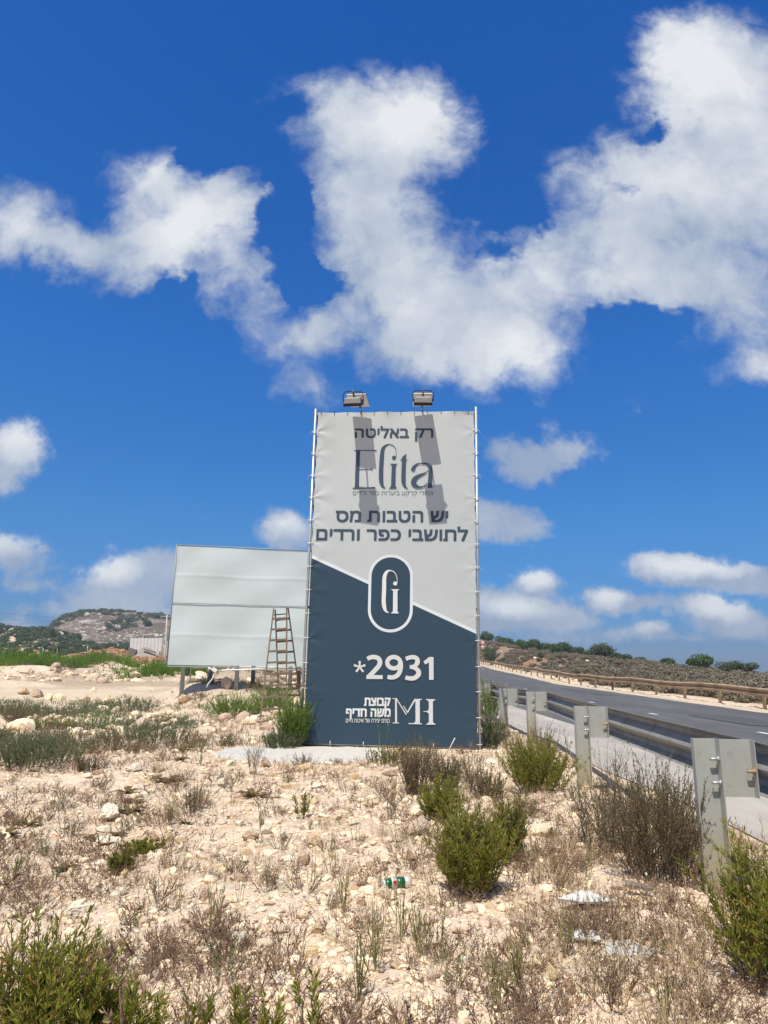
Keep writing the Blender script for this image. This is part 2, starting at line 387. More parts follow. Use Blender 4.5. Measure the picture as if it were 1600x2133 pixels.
def merge(parts):
    """parts: list of (V, F) -> V, F, element index per face"""
    V = []; Fs = []; b = 0; idx = []
    for i, (v, f) in enumerate(parts):
        V.append(v); Fs.append(f+b); b += len(v); idx.append(np.full(len(f), i))
    return np.vstack(V), np.vstack(Fs), np.concatenate(idx)
def scatter(proto, pos, scl, rz, tilt=None):
    """many copies of proto (V,F) -> one V, F, idx; pos (n,3), scl (n,3) or (n,), rz (n,)"""
    V, Fc = proto; n = len(pos); scl = np.asarray(scl); scl = scl[:, None]*np.ones(3) if scl.ndim == 1 else scl
    v = V[None]*scl[:, None, :]; c, s_ = np.cos(rz)[:, None], np.sin(rz)[:, None]
    if tilt is not None:
        ct, st = np.cos(tilt)[:, None], np.sin(tilt)[:, None]; y = v[..., 1]*ct-v[..., 2]*st; z = v[..., 1]*st+v[..., 2]*ct
        v = np.stack([v[..., 0], y, z], -1)
    x = v[..., 0]*c-v[..., 1]*s_; y = v[..., 0]*s_+v[..., 1]*c
    v = np.stack([x, y, v[..., 2]], -1)+pos[:, None, :]
    f = Fc[None]+(np.arange(n)*len(V))[:, None, None]
    return v.reshape(-1, 3), f.reshape(-1, Fc.shape[1]), np.repeat(np.arange(n), len(Fc))
def ico(sub):
    t = (1+5**.5)/2
    v = [(-1, t, 0), (1, t, 0), (-1, -t, 0), (1, -t, 0), (0, -1, t), (0, 1, t), (0, -1, -t), (0, 1, -t), (t, 0, -1), (t, 0, 1), (-t, 0, -1), (-t, 0, 1)]
    f = [(0, 11, 5), (0, 5, 1), (0, 1, 7), (0, 7, 10), (0, 10, 11), (1, 5, 9), (5, 11, 4), (11, 10, 2), (10, 7, 6), (7, 1, 8), (3, 9, 4), (3, 4, 2), (3, 2, 6), (3, 6, 8), (3, 8, 9), (4, 9, 5), (2, 4, 11), (6, 2, 10), (8, 6, 7), (9, 8, 1)]
    v = [Vector(q).normalized() for q in v]
    for _ in range(sub):
        c = {}; nf = []
        def mid(a, b):
            k = (min(a, b), max(a, b))
            if k not in c: v.append((v[a]+v[b]).normalized()); c[k] = len(v)-1
            return c[k]
        for a, b, d in f:
            x, y, z = mid(a, b), mid(b, d), mid(d, a); nf += [(a, x, z), (b, y, x), (d, z, y), (x, y, z)]
        f = nf
    return np.array([tuple(q) for q in v]), np.array(f)
def rockproto(sub, seed, cuts=9, flat=.6):
    r = np.random.default_rng(seed); V, Fc = ico(sub); V = V.copy()
    for _ in range(cuts):
        n = r.normal(size=3); n /= np.linalg.norm(n); d = r.uniform(.38, .8); k = V@n
        V = V-np.outer(np.maximum(k-d, 0), n)
    V += r.normal(size=V.shape)*.025
    V *= np.array([1, r.uniform(.6, .9), flat*r.uniform(.7, 1.1)])
    return V, Fc

# ------------------------------------------------------------------ ground sheet
az = np.concatenate([np.linspace(-180, -44, 70, endpoint=False), np.linspace(-44, 44, 900), np.linspace(44, 180, 70, endpoint=False)[1:]])
rr = np.concatenate([[.05, .4, .8, 1.2], 1.6*np.exp(np.arange(0, 560)*math.log(450/1.6)/560), [500, 600, 800, 1100, 1400]])
A_, R_ = np.meshgrid(np.radians(az), rr); gx = R_*np.sin(A_); gy = R_*np.cos(A_)
gz = terrain(gx, gy)
na, nr = len(az), len(rr)
ii, jj = np.meshgrid(np.arange(nr-1), np.arange(na)); j2 = (jj+1) % na
Fg = np.stack([ii*na+jj, ii*na+j2, (ii+1)*na+j2, (ii+1)*na+jj], -1).reshape(-1, 4)
gm = npmesh('ground', np.stack([gx, gy, gz], -1).reshape(-1, 3), Fg, smooth=True)
# albedo zones of the land: r = red soil, g = scrub soil, b = compacted track, a = far rocky hill
D = np.hypot(gx, gy); Az = np.where(gy > .5, azpx(gx, gy), np.where(gx > 0, 3000, -1500))
wig = fbm(gx*.2, gy*.2, 3, 31); gxb = gx-np.where(gx > 2, bend(gy), 0)
red = sst(95, 115, D)*(1-sst(150, 185, D))*sst(60, 110, Az)*(1-sst(420, 500, Az))
red = np.maximum(red, sst(.05, .12, fbm(gx*.03, gy*.03, 3, 44))*sst(120, 150, D)*(1-sst(240, 260, D))*(1-sst(240, 300, Az)))
redR = (gxb > 14.5)*sst(-.05, .12, fbm(gx*.12, gy*.12, 3, 45))*.7*sst(14.5, 17, gxb)
scr = sst(14.8, 16.0, gxb)*1.0 + sst(18, 26, D)*sst(-.02, .12, fbm(gx*.22, gy*.22, 3, 46))*(gx < 2)*(D < 120)*.6
trk = sst(20, 24, D+wig*5)*(1-sst(31, 37, D+wig*5))*(1-sst(330, 470, Az))
hil = sst(185, 215, D)*(Az < 800)
gc = np.stack([np.maximum(red, redR), np.clip(scr, 0, 1), trk, hil], -1).reshape(-1, 4).astype(np.float32)
ca = gm.color_attributes.new('zone', 'FLOAT_COLOR', 'POINT'); ca.data.foreach_set('color', gc.ravel())
m = bpy.data.materials.new('ground_soil'); m.use_nodes = True; t = NT(m.node_tree); b = t.n['Principled BSDF']; b.inputs['Roughness'].default_value = .95; b.inputs['Specular IOR Level'].default_value = .1
tc = t.new('ShaderNodeTexCoord').outputs['Object']
zn = t.new('ShaderNodeAttribute', attribute_name='zone'); sep = t.new('ShaderNodeSeparateColor'); t.l.new(zn.outputs['Color'], sep.inputs[0])
n1 = t.noise(tc, .9, 6, .62).outputs[0]; n2 = t.noise(tc, 6, 6, .7).outputs[0]; n3 = t.noise(tc, 38, 5, .7).outputs[0]
base = t.mix(t.rng(n1, .38, .62), (.64, .51, .385, 1), (.74, .62, .495, 1))
base = t.mix(t.rng(n2, .48, .68, 0, .85), base, (.50, .31, .16, 1))
base = t.mix(t.rng(n3, .55, .75, 0, .55), base, (.34, .25, .17, 1))
base = t.mix(t.rng(t.noise(tc, 2.2, 6, .7).outputs[0], .56, .68, 0, .7), base, (.40, .32, .24, 1))
vo = t.new('ShaderNodeTexVoronoi'); t.put(vo.inputs['Vector'], tc); vo.inputs['Scale'].default_value = 26
base = t.mix(t.rng(vo.outputs['Distance'], .02, .22, .45, 0), base, (.78, .70, .58, 1))
base = t.mix(t.m('MULTIPLY', sep.outputs[1], t.rng(n2, .3, .6, .7, 1)), base, (.25, .18, .12, 1))
base = t.mix(t.m('MULTIPLY', sep.outputs[0], .85), base, t.mix(t.rng(t.noise(tc, .8, 6, .7).outputs[0], .4, .65), (.32, .125, .06, 1), (.44, .27, .17, 1)))
base = t.mix(t.m('MULTIPLY', sep.outputs[2], .9), base, t.mix(t.rng(n1, .35, .65), (.66, .55, .42, 1), (.57, .45, .32, 1)))
base = t.mix(zn.outputs['Alpha'], base, t.mix(t.rng(t.noise(tc, .12, 6, .75).outputs[0], .53, .60), t.mix(t.rng(t.noise(tc, .05, 4, .7).outputs[0], .4, .6), (.12, .10, .078, 1), (.19, .14, .105, 1)), (.40, .37, .34, 1)))
t.put(b.inputs['Base Color'], base)
bp = t.new('ShaderNodeBump'); bp.inputs['Strength'].default_value = .8; bp.inputs['Distance'].default_value = .03
t.l.new(t.m('ADD', n2, t.m('MULTIPLY', n3, .5)), bp.inputs['Height']); t.l.new(bp.outputs[0], b.inputs['Normal'])
tag(link('ground', gm, m), 'pale stony ground', None, None, 'structure'); MATS['soil'] = m

# ------------------------------------------------------------------ road
def prof(y): return float(np.interp(y, [-50, 24, 50, 65, 87, 120, 200, 400], [-.0, 0, .26, .65, 1.1, 2.1, 4.2, 8]))
ysr = list(np.linspace(-40, 60, 80)) + list(np.linspace(62, 210, 60))
def strip(x0, x1, dz, nx=2, wob=0, seed=0):
    s = MB(); vs = []; fs = []
    for i, y in enumerate(ysr):
        for k in range(nx+1):
            x = x0(y)+(x1(y)-x0(y))*k/nx if callable(x0) else x0+(x1-x0)*k/nx
            x += float(bend(y))
            if wob and k in (0, nx): x += wob*float(fbm(y*.9, seed, 4, 3))
            vs.append((x, y, prof(y)+dz))
    for i in range(len(ysr)-1):
        for k in range(nx): a = i*(nx+1)+k; fs.append((a, a+1, a+nx+2, a+nx+1))
    return s.add(vs, fs)
def roadmat(name, c1, c2, sc, tyre=False):
    m = bpy.data.materials.new(name); m.use_nodes = True; t = NT(m.node_tree); b = t.n['Principled BSDF']; b.inputs['Roughness'].default_value = .85
    tc = t.new('ShaderNodeTexCoord').outputs['Object']; mp = t.new('ShaderNodeMapping'); t.put(mp.inputs[0], tc); mp.inputs['Scale'].default_value = (1, .15, 1)
    c = t.mix(t.rng(t.noise(mp.outputs[0], sc, 5, .6).outputs[0], .35, .65), c4(c1), c4(c2))
    k = t.rng(t.noise(mp.outputs[0], 3.2, 5, .6).outputs[0], .35, .65, .88, 1.10); c = t.mix(1.0, c, t.mix(0.0, k, k), 'MULTIPLY')
    k = t.rng(t.noise(tc, 140, 3, .8).outputs[0], .3, .7, .7, 1.3); c = t.mix(1.0, c, t.mix(0.0, k, k), 'MULTIPLY')
    t.put(b.inputs['Base Color'], c); bp = t.new('ShaderNodeBump'); bp.inputs['Strength'].default_value = .4; bp.inputs['Distance'].default_value = .005
    t.l.new(t.noise(tc, 200, 3, .7).outputs[0], bp.inputs['Height']); t.l.new(bp.outputs[0], b.inputs['Normal']); MATS[name] = m
roadmat('shoulder', (.46, .42, .37), (.38, .345, .31), 1.2); roadmat('asphalt', (.088, .086, .092), (.118, .113, .112), .8); roadmat('asphalt_patch', (.12, .113, .112), (.145, .135, .13), .8)
roadmat('dust', (.60, .50, .38), (.52, .42, .30), 2)
def ex(v): return lambda y: v
tag(strip(3.0, 5.0, 0, 2, .35, 1).build('road_shoulder', 'shoulder'), 'worn pale grey shoulder of the road', None, None, 'structure')
tag(strip(4.7, 12.7, .006, 4).build('road', 'asphalt'), 'grey asphalt road', None, None, 'structure')
tag(strip(4.7, 7.0, .010, 2).build('road_patch', 'asphalt_patch'), 'paler asphalt strip along the near lane', None, None, 'structure')
tag(strip(12.6, 13.5, .012, 2, .25, 5).build('verge', 'dust'), 'dusty verge along the far side of the road', None, None, 'structure')
s = MB()
for y in np.arange(9, 120, 6.2): s.box((8.35+float(bend(y)), y, prof(y)+.016), (.12, .55, .006))
tag(s.build('road_markings', 'white_plastic'), 'short white dashes along the middle of the road', None, None, 'structure')
s = MB(); pth = [(6.98+float(bend(y))+.03*math.sin(y*.4), y, prof(y)+.014) for y in np.linspace(-20, 120, 120)]
s.sweep(pth, [(0, 0), (.045, .0)], (1, 0, 0)); tag(s.build('edge_line', 'dust'), 'faint worn line along the near lane', None, None, 'structure')

roadmat('repair', (.075, .072, .075), (.09, .086, .088), 2)
def patch(x0, x1, y0, y1, label):
    q = MB(); n = 18; p_ = []
    for i in range(n):
        a = 2*math.pi*i/n; ca, sa = math.cos(a), math.sin(a); k = 1/max(abs(ca), abs(sa))**.8
        x = (x0+x1)/2+(x1-x0)/2*ca*k*random.uniform(.94, 1.04); y = (y0+y1)/2+(y1-y0)/2*sa*k*random.uniform(.94, 1.04); p_.append((x, y, prof(y)+.016))
    q.add(p_, [tuple(range(n))]); tag(q.build('road_patch', 'repair'), label, None, None, 'structure')
patch(9.2, 10.6, 17, 21.5, 'dark repair in the far lane'); patch(5.6, 6.5, 22, 24, 'dark repair in the near lane'); patch(10.5, 11.6, 33, 41, 'long dark repair in the far lane')
# ------------------------------------------------------------------ advertising tower
TB = Vector((-1.3296, 11.6785, 0)); TY, TW, TH, TLR, TLP = -.0676, 2.957, 5.8785, .009, .0066
tower = empty('billboard', (0, 0, 0), 0, 'tall narrow billboard with a white and dark blue printed banner laced to pipes', 'billboard')
X = Vector((math.cos(TY), math.sin(TY), 0)); N0 = Vector((-math.sin(TY), math.cos(TY), 0)); Zt = (Vector((0, 0, 1))+X*TLR-N0*TLP).normalized(); Nt = X.cross(Zt)*-1
Nt = Zt.cross(X); 
Tm = Matrix.Identity(4)
for i in range(3): Tm[i][0] = X[i]; Tm[i][1] = Nt[i]; Tm[i][2] = Zt[i]; Tm[i][3] = TB[i]
tower.matrix_world = Tm; TI = Tm.inverted()
def T(px, py):
    """place on the banner plane seen at a point of the photo: (u, v)"""
    o = TI @ Vector((0, 0, CH)); d = TI.to_3x3() @ ray(px, py); k = -o.y/d.y; q = o+d*k; return q.x, q.z
bu0, bu1, bv0, bv1 = .045, TW-.03, .055, TH-.01
ties_v = [.1+i*.415 for i in range(14)]
def wob(u, v):
    """relief of the stretched sheet, towards the viewer"""
    z = .012*math.sin(u*1.7+.6)*math.sin(v*.9) 
    for i, tv in enumerate(ties_v):
        for sd_, ue in ((0, bu0), (1, bu1)):
            du = abs(u-ue); dv = v-tv-(.06 if i % 3 else -.04)*0
            if du < .75 and abs(dv) < .55:
                r_ = math.hypot(du, dv)+.02; an = math.atan2(dv, du)
                amp = (.004 if sd_ else .010)*(1.3 if i % 3 == 1 else .7)*math.exp(-r_*4.2)
                z += amp*math.sin(an*5+i*1.3)*min(1, r_*14)
    dt = TH-v
    if dt < .5: z += .016*math.exp(-dt*9)*math.sin(u*7.3+1)*math.sin(u*3.1)+.006*math.sin(u*15)*math.exp(-dt*14)
    if v < .4: z += .010*math.exp(-(v-bv0)*9)*math.sin(u*9)
    z += .010*math.sin(v*2.1+math.sin(u*1.3)*1.2)*math.exp(-((u-bu0)/.9)**2)+.003*math.sin((u+v*.6)*6)*math.exp(-((u-TW)/.7)**2)
    return z
def skin(u, v, off=0): return (u, -wob(u, v)-off, v)
nu, nv = 110, 260; vs = []; uvs = []
for j in range(nv+1):
    for i in range(nu+1):
        a, b_ = i/nu, j/nv
        v = bv0+(bv1-bv0)*b_
        k = min(abs(v-tv) for tv in ties_v)
        sc_ = .018*min(1, k/.2)
        u0 = bu0+sc_; u1 = bu1-sc_*.8; u = u0+(u1-u0)*a
        vv = v - (.012*abs(math.sin(u*5.2))*(b_ > .995))
        vs.append(skin(u, vv)); uvs.append((u, vv))
fs = [(j*(nu+1)+i, j*(nu+1)+i+1, (j+1)*(nu+1)+i+1, (j+1)*(nu+1)+i) for j in range(nv) for i in range(nu)]
me = npmesh('banner', vs, fs, smooth=True)
# print: pale ground, dark blue field below a slanting pale stripe, capsule badge
m = bpy.data.materials.new('banner_print'); m.use_nodes = True; t = NT(m.node_tree); b = t.n['Principled BSDF']; b.inputs['Roughness'].default_value = .5; b.inputs['Specular IOR Level'].default_value = .25
so_ = t.new('ShaderNodeSeparateXYZ'); t.l.new(t.new('ShaderNodeTexCoord').outputs['Object'], so_.inputs[0]); u_, v_ = so_.outputs[0], so_.outputs[2]
l0 = T(645, 1160); l1 = T(994, 1319); sl_ = (l1[1]-l0[1])/(l1[0]-l0[0])
lin = t.m('SUBTRACT', v_, t.m('ADD', t.m('MULTIPLY', t.m('SUBTRACT', u_, l0[0]), sl_), l0[1]))     # >0 above the field edge
th = T(645, 1153)[1]-l0[1]
pale = (.515, .553, .575, 1); stripe = (.70, .75, .80, 1); navy = (.034, .066, .104, 1)
gt = lambda a, c: t.m('GREATER_THAN', a, c)
c = t.mix(gt(lin, 0), navy, t.mix(gt(lin, th), stripe, pale))
cu0, _ = T(768.7, 1236); cu1, _ = T(861.5, 1236); _, ct = T(815, 1154.5); _, cb = T(817, 1316.5)
rad = (cu1-cu0)/2; cu = (cu0+cu1)/2; hc = (ct-cb)/2-rad; cv = (ct+cb)/2
vy = t.m('SUBTRACT', v_, cv); vc = t.m('SUBTRACT', vy, t.m('MINIMUM', t.m('MAXIMUM', vy, -hc), hc)); ux = t.m('SUBTRACT', u_, cu)
dd = t.m('SQRT', t.m('ADD', t.m('MULTIPLY', ux, ux), t.m('MULTIPLY', vc, vc)))
c = t.mix(gt(dd, rad), stripe, c); c = t.mix(gt(dd, rad*.875), navy, c)
k = t.rng(t.noise(t.new('ShaderNodeTexCoord').outputs['Object'], 1.2, 6, .6).outputs[0], .3, .7, .955, 1.04); c = t.mix(1.0, c, t.mix(0.0, k, k), 'MULTIPLY')
t.put(b.inputs['Base Color'], c); MATS['banner_print'] = m
banner = link('banner', me, 'banner_print', tower)

def flat_part(name, polys, m, off, parent=banner):
    """polys: list of (verts uv, faces); laid 'off' in front of the sheet"""
    V = []; Fs = []
    for vs_, fs_ in polys:
        b0 = len(V); V += [skin(u, v, off) for u, v in vs_]; Fs += [tuple(i+b0 for i in f) for f in fs_]
    me = bpy.data.meshes.new(name); me.from_pydata(V, [], Fs); me.update(); return link(name, me, m, parent)
CUTS = []
def text_uv(body, x0, x1, ytop, ybot, bold=0, ymid=None):
    """Hebrew line set right to left, fitted to photo columns x0..x1 and letter rows ytop..ybot"""
    def mesh_of(s_):
        cu_ = bpy.data.curves.new('t', 'FONT'); cu_.body = s_; o = bpy.data.objects.new('t', cu_); COL.objects.link(o)
        bpy.context.view_layer.update(); dg = bpy.context.evaluated_depsgraph_get(); q = bpy.data.meshes.new_from_object(o.evaluated_get(dg))
        vs_ = [(a.co.x, a.co.y) for a in q.vertices]; fs_ = [tuple(p_.vertices) for p_ in q.polygons]
        bpy.data.objects.remove(o); bpy.data.curves.remove(cu_); bpy.data.meshes.remove(q); return vs_, fs_
    ref, _ = mesh_of('\u05d4'); hh = max(q[1] for q in ref)
    vis = body[::-1]; safe = vis.replace('\u05d3', '\u05e8').replace('\u05ea', '\u05d7').replace('\u05e3', '\u05e8'); vs_, fs_ = mesh_of(safe); cuts = []
    for wi in range(len(vis.split(' '))):
        pre = ' '.join(safe.split(' ')[:wi+1]); cuts.append(max(q[0] for q in mesh_of(pre)[0])+.03)
    cuts[-1] = 1e9; CUTS.append(cuts)
    for i, ch in enumerate(vis):
        if ch == '\u05d3':        # dalet: resh with a squared overhanging corner
            xr = max(q[0] for q in mesh_of(safe[:i+1])[0]); b0 = len(vs_); st_ = hh*.135
            vs_ += [(xr-.12, hh-st_), (xr+.075, hh-st_), (xr+.075, hh), (xr-.12, hh)]; fs_.append((b0, b0+1, b0+2, b0+3))
        if ch in '\u05ea\u05e3':
            g_ = [q[0] for q in mesh_of(safe[:i+1])[0]]; xp = max([q[0] for q in mesh_of(safe[:i].rstrip())[0]]+[-1]) if safe[:i].strip() else -1
            xl = min(q for q in g_ if q > xp+.001); xr = max(g_); b0 = len(vs_); st_ = hh*.135
            if ch == '\u05ea':    # tav: het with a foot turned out at the left leg
                vs_ += [(xl-.085, 0), (xl+st_*.5, 0), (xl+st_*.9, st_*.9), (xl-.06, st_)]; fs_.append((b0, b0+1, b0+2, b0+3))
            else:                  # final pe: resh with a tail and an inward hook
                vs_ += [(xr-st_*1.0, -.30*hh), (xr, -.30*hh), (xr, .1), (xr-st_*1.0, .1)]; fs_.append((b0, b0+1, b0+2, b0+3)); b0 += 4
                vs_ += [(xl-.02, .46*hh), (xl-.02+st_, .46*hh), (xl-.02+st_, hh*.99), (xl-.02, hh*.99)]; fs_.append((b0, b0+1, b0+2, b0+3)); b0 += 4
                vs_ += [(xl-.02, .40*hh), (xl+.17, .40*hh), (xl+.17, .40*hh+st_*.9), (xl-.02, .40*hh+st_*.9)]; fs_.append((b0, b0+1, b0+2, b0+3))
    mn = min(q[0] for q in vs_); mx = max(q[0] for q in vs_)
    ym = (ytop+ybot)/2; ua, va = T(x0, ybot); ub, vb = T(x1, ybot); _, vt = T((x0+x1)/2, ytop); _, vm_ = T((x0+x1)/2, ybot)
    ua += bold; ub -= bold; out = []
    hgt = vt-vm_-2*bold
    for k_, (dx, dy) in enumerate([(0, 0)] if not bold else [(-1, -1), (1, -1), (-1, 1), (1, 1), (0, 1), (0, -1), (1, 0), (-1, 0), (0, 0)]):
        q = [(ua+(x-mn)/(mx-mn)*(ub-ua)+dx*bold, va+(vb-va)*(x-mn)/(mx-mn)+bold+y/hh*hgt+dy*bold) for x, y in vs_]
        out.append((q, fs_, k_, vs_))
    return out
def text_part(name, body, x0, x1, yt, yb, m, bold=0):
    """one mesh for each word of the line"""
    runs = text_uv(body, x0, x1, yt, yb, bold)
    ws = body[::-1].split(' ')
    full = CUTS[-1]
    lo = -1e9
    for wi in range(len(ws)):
        hi_ = full[wi]; V = []; Fs = []
        for q, fs_, k_, src in runs:
            mp = {}
            for f in fs_:
                xm = sum(src[i][0] for i in f)/len(f)
                if not (lo < xm <= hi_): continue
                for i in f:
                    if i not in mp: mp[i] = len(V); V.append(skin(q[i][0], q[i][1], .006+k_*.0004))
                Fs.append(tuple(mp[i] for i in f))
        lo = hi_; me = bpy.data.meshes.new(name); me.from_pydata(V, [], Fs); me.update(); link(name, me, m, banner)
text_part('headline_lettering', '\u05e8\u05e7 \u05d1\u05d0\u05dc\u05d9\u05d8\u05d4', 741.5, 905.5, 892, 911.5, 'blue_ink', .006)
text_part('subtitle_lettering', '\u05e6\u05de\u05d5\u05d3\u05d9 \u05e7\u05e8\u05e7\u05e2 \u05d1\u05d9\u05e2\u05e8\u05d5\u05ea \u05db\u05e4\u05e8 \u05d5\u05e8\u05d3\u05d9\u05dd', 737.5, 905, 1022.5, 1030.5, 'blue_ink_small')
text_part('offer_lettering', '\u05d9\u05e9 \u05d4\u05d8\u05d1\u05d5\u05ea \u05de\u05e1', 701, 936, 1063.5, 1087, 'blue_ink', .0075)
text_part('offer_lettering', '\u05dc\u05ea\u05d5\u05e9\u05d1\u05d9 \u05db\u05e4\u05e8 \u05d5\u05e8\u05d3\u05d9\u05dd', 660.5, 977, 1102, 1125.5, 'blue_ink', .0075)
text_part('developer_lettering', '\u05e7\u05d1\u05d5\u05e6\u05ea', 758.5, 814, 1452.5, 1470, 'pale_ink', .0075)
text_part('developer_lettering', '\u05de\u05e9\u05d4 \u05d7\u05d3\u05d9\u05e3', 721, 814, 1475, 1492.7, 'pale_ink', .0075)
text_part('slogan_lettering', '\u05d1\u05d5\u05e0\u05d9\u05dd \u05d9\u05e6\u05d9\u05e8\u05d4 \u05e9\u05dc \u05d0\u05d9\u05db\u05d5\u05ea \u05d7\u05d9\u05d9\u05dd', 721, 813, 1496.5, 1504.5, 'grey_ink', .0012)
text_part('corner_lettering', '\u05e4\u05e1\u05d5\u05d9', 968, 990, 857, 862.5, 'small_ink')
def crom(pts, n=7):
    if len(pts) < 3: return pts
    out = []; q = [pts[0]]+list(pts)+[pts[-1]]
    for i in range(1, len(q)-2):
        for k_ in range(n):
            s_ = k_/n; out.append(tuple(.5*((2*q[i][j])+(-q[i-1][j]+q[i+1][j])*s_+(2*q[i-1][j]-5*q[i][j]+4*q[i+1][j]-q[i+2][j])*s_*s_+(-q[i-1][j]+3*q[i][j]-3*q[i+1][j]+q[i+2][j])*s_**3) for j in range(3)))
    out.append(tuple(pts[-1])); return out
def stroke(pts, tr, close=False):
    """pts (x, y, width) in crop coordinates -> ribbon"""
    p = crom(pts, 8); vs_ = []
    for i in range(len(p)):
        a = p[max(i-1, 0)]; c_ = p[min(i+1, len(p)-1)]; dx, dy = c_[0]-a[0], c_[1]-a[1]; L = math.hypot(dx, dy) or 1; nx, ny = -dy/L, dx/L; w_ = p[i][2]/2
        vs_ += [tr(p[i][0]+nx*w_, p[i][1]+ny*w_), tr(p[i][0]-nx*w_, p[i][1]-ny*w_)]
    return vs_, [(2*i, 2*i+1, 2*i+3, 2*i+2) for i in range(len(p)-1)]
def poly(pts, tr): return [tr(*q) for q in pts], [tuple(range(len(pts)))]
def disc(x, y, r, tr, n=24): return poly([(x+r*math.cos(2*math.pi*i/n), y+r*math.sin(2*math.pi*i/n)) for i in range(n)], tr)
def layered(name, polys, m, off0=.006):
    V = []; Fs = []
    for k_, (vs_, fs_) in enumerate(polys):
        b0 = len(V); V += [skin(u, v, off0+k_*.0004) for u, v in vs_]; Fs += [tuple(i+b0 for i in f) for f in fs_]
    me = bpy.data.meshes.new(name); me.from_pydata(V, [], Fs); me.update(); return link(name, me, m, banner)
tA = lambda x, y: T(720+x/8, 915+y/8)
S = lambda pts, tr=tA: stroke(pts, tr)
layered('logo_lettering', [
 S([(228, 180, 66), (215, 500, 68), (205, 812, 68)]), S([(165, 180, 13), (535, 184, 15)]), poly([(512, 180), (538, 178), (533, 210)], tA), S([(235, 495, 13), (462, 494, 13)]), poly([(440, 490), (464, 462), (466, 532)], tA),
 S([(135, 816, 14), (340, 810, 16), (510, 803, 24)]), poly([(135, 820), (172, 790), (180, 700), (200, 818)], tA),
 S([(860, 300, 8), (862, 200, 9), (840, 130, 11), (790, 92, 14), (735, 82, 18), (680, 110, 38), (640, 170, 60), (625, 300, 70), (615, 450, 73), (610, 600, 73), (615, 700, 70), (635, 775, 44), (685, 815, 5)]), disc(827, 303, 33, tA),
 S([(826, 408, 68), (818, 600, 70), (812, 812, 74)]), S([(758, 408, 9), (888, 408, 9)]), poly([(770, 410), (876, 410), (858, 440), (792, 440)], tA), S([(738, 815, 10), (872, 811, 10)]), poly([(752, 812), (775, 770), (850, 770), (870, 810)], tA),
 S([(995, 295, 68), (988, 500, 70), (984, 650, 72), (990, 730, 62), (1015, 790, 34), (1062, 819, 5)]), poly([(1031, 234), (1030, 300), (961, 300)], tA), S([(930, 339, 16), (1050, 339, 16)]),
 S([(1138, 522, 66), (1160, 462, 54), (1210, 416, 30), (1280, 398, 18), (1350, 402, 24), (1405, 432, 46), (1432, 490, 64), (1432, 600, 66), (1424, 720, 68), (1424, 806, 76)]), poly([(1386, 807), (1474, 805), (1452, 770)], tA),
 S([(1402, 515, 5), (1330, 568, 28), (1250, 602, 50), (1180, 650, 72), (1152, 720, 86), (1190, 775, 66), (1260, 797, 32), (1330, 775, 20), (1392, 715, 8)])], 'blue_ink')
tB = lambda x, y: T(620+x/4, 1150+y/4)
B = lambda pts: stroke(pts, tB)
layered('badge_monogram', [B([(835, 258, 4), (833, 205, 5), (812, 165, 7), (778, 151, 10), (748, 165, 24), (730, 210, 32), (727, 300, 34), (723, 400, 34), (728, 455, 32), (741, 488, 20), (766, 504, 3)]), disc(819, 259, 17, tB),
 B([(820, 306, 36), (818, 504, 38)]), B([(782, 308, 4), (852, 308, 4)]), B([(784, 506, 5), (848, 506, 5)]), poly([(790, 309), (848, 309), (838, 324), (802, 324)], tB), poly([(786, 504), (800, 488), (836, 488), (847, 504)], tB)], 'pale_ink')
def ast(cx_, cy_, r_, w_):
    return [B([(cx_, cy_, w_*.7), (cx_+r_*math.sin(2*math.pi*i/5), cy_-r_*math.cos(2*math.pi*i/5), w_)]) for i in range(5)]
ring = [(805+54*math.cos(a), 918+47*math.sin(a), 36) for a in np.linspace(0, 2*math.pi, 18)]
layered('phone_number', ast(521, 955, 50, 19)+[
 B([(584, 888, 34), (612, 875, 36), (645, 872, 37), (677, 884, 38), (690, 912, 39), (680, 945, 38), (650, 980, 38), (598, 1035, 38)]), poly([(577, 1022), (712, 1022), (712, 1055), (576, 1055)], tB), B(ring),
 B([(862, 905, 34), (862, 960, 38), (842, 1015, 38), (800, 1040, 37), (752, 1037, 34)]),
 B([(905, 886, 33), (940, 874, 35), (975, 872, 36), (1000, 890, 38), (998, 925, 38), (970, 948, 30), (938, 951, 28)]), B([(938, 954, 28), (975, 960, 32), (1008, 985, 38), (1008, 1018, 40), (975, 1045, 38), (935, 1048, 36), (901, 1040, 34)]),
 B([(1117, 870, 38), (1117, 1060, 38)]), poly([(1100, 869), (1127, 869), (1118, 900), (1068, 933), (1052, 908)], tB)], 'grey_ink')
MATS['grey_ink'].node_tree.nodes['Principled BSDF'].inputs['Base Color'].default_value = (.66, .67, .68, 1)
tC = lambda x, y: T(700+x/7.273, 1430+y/7.273)
Cc_ = lambda pts: stroke(pts, tC)
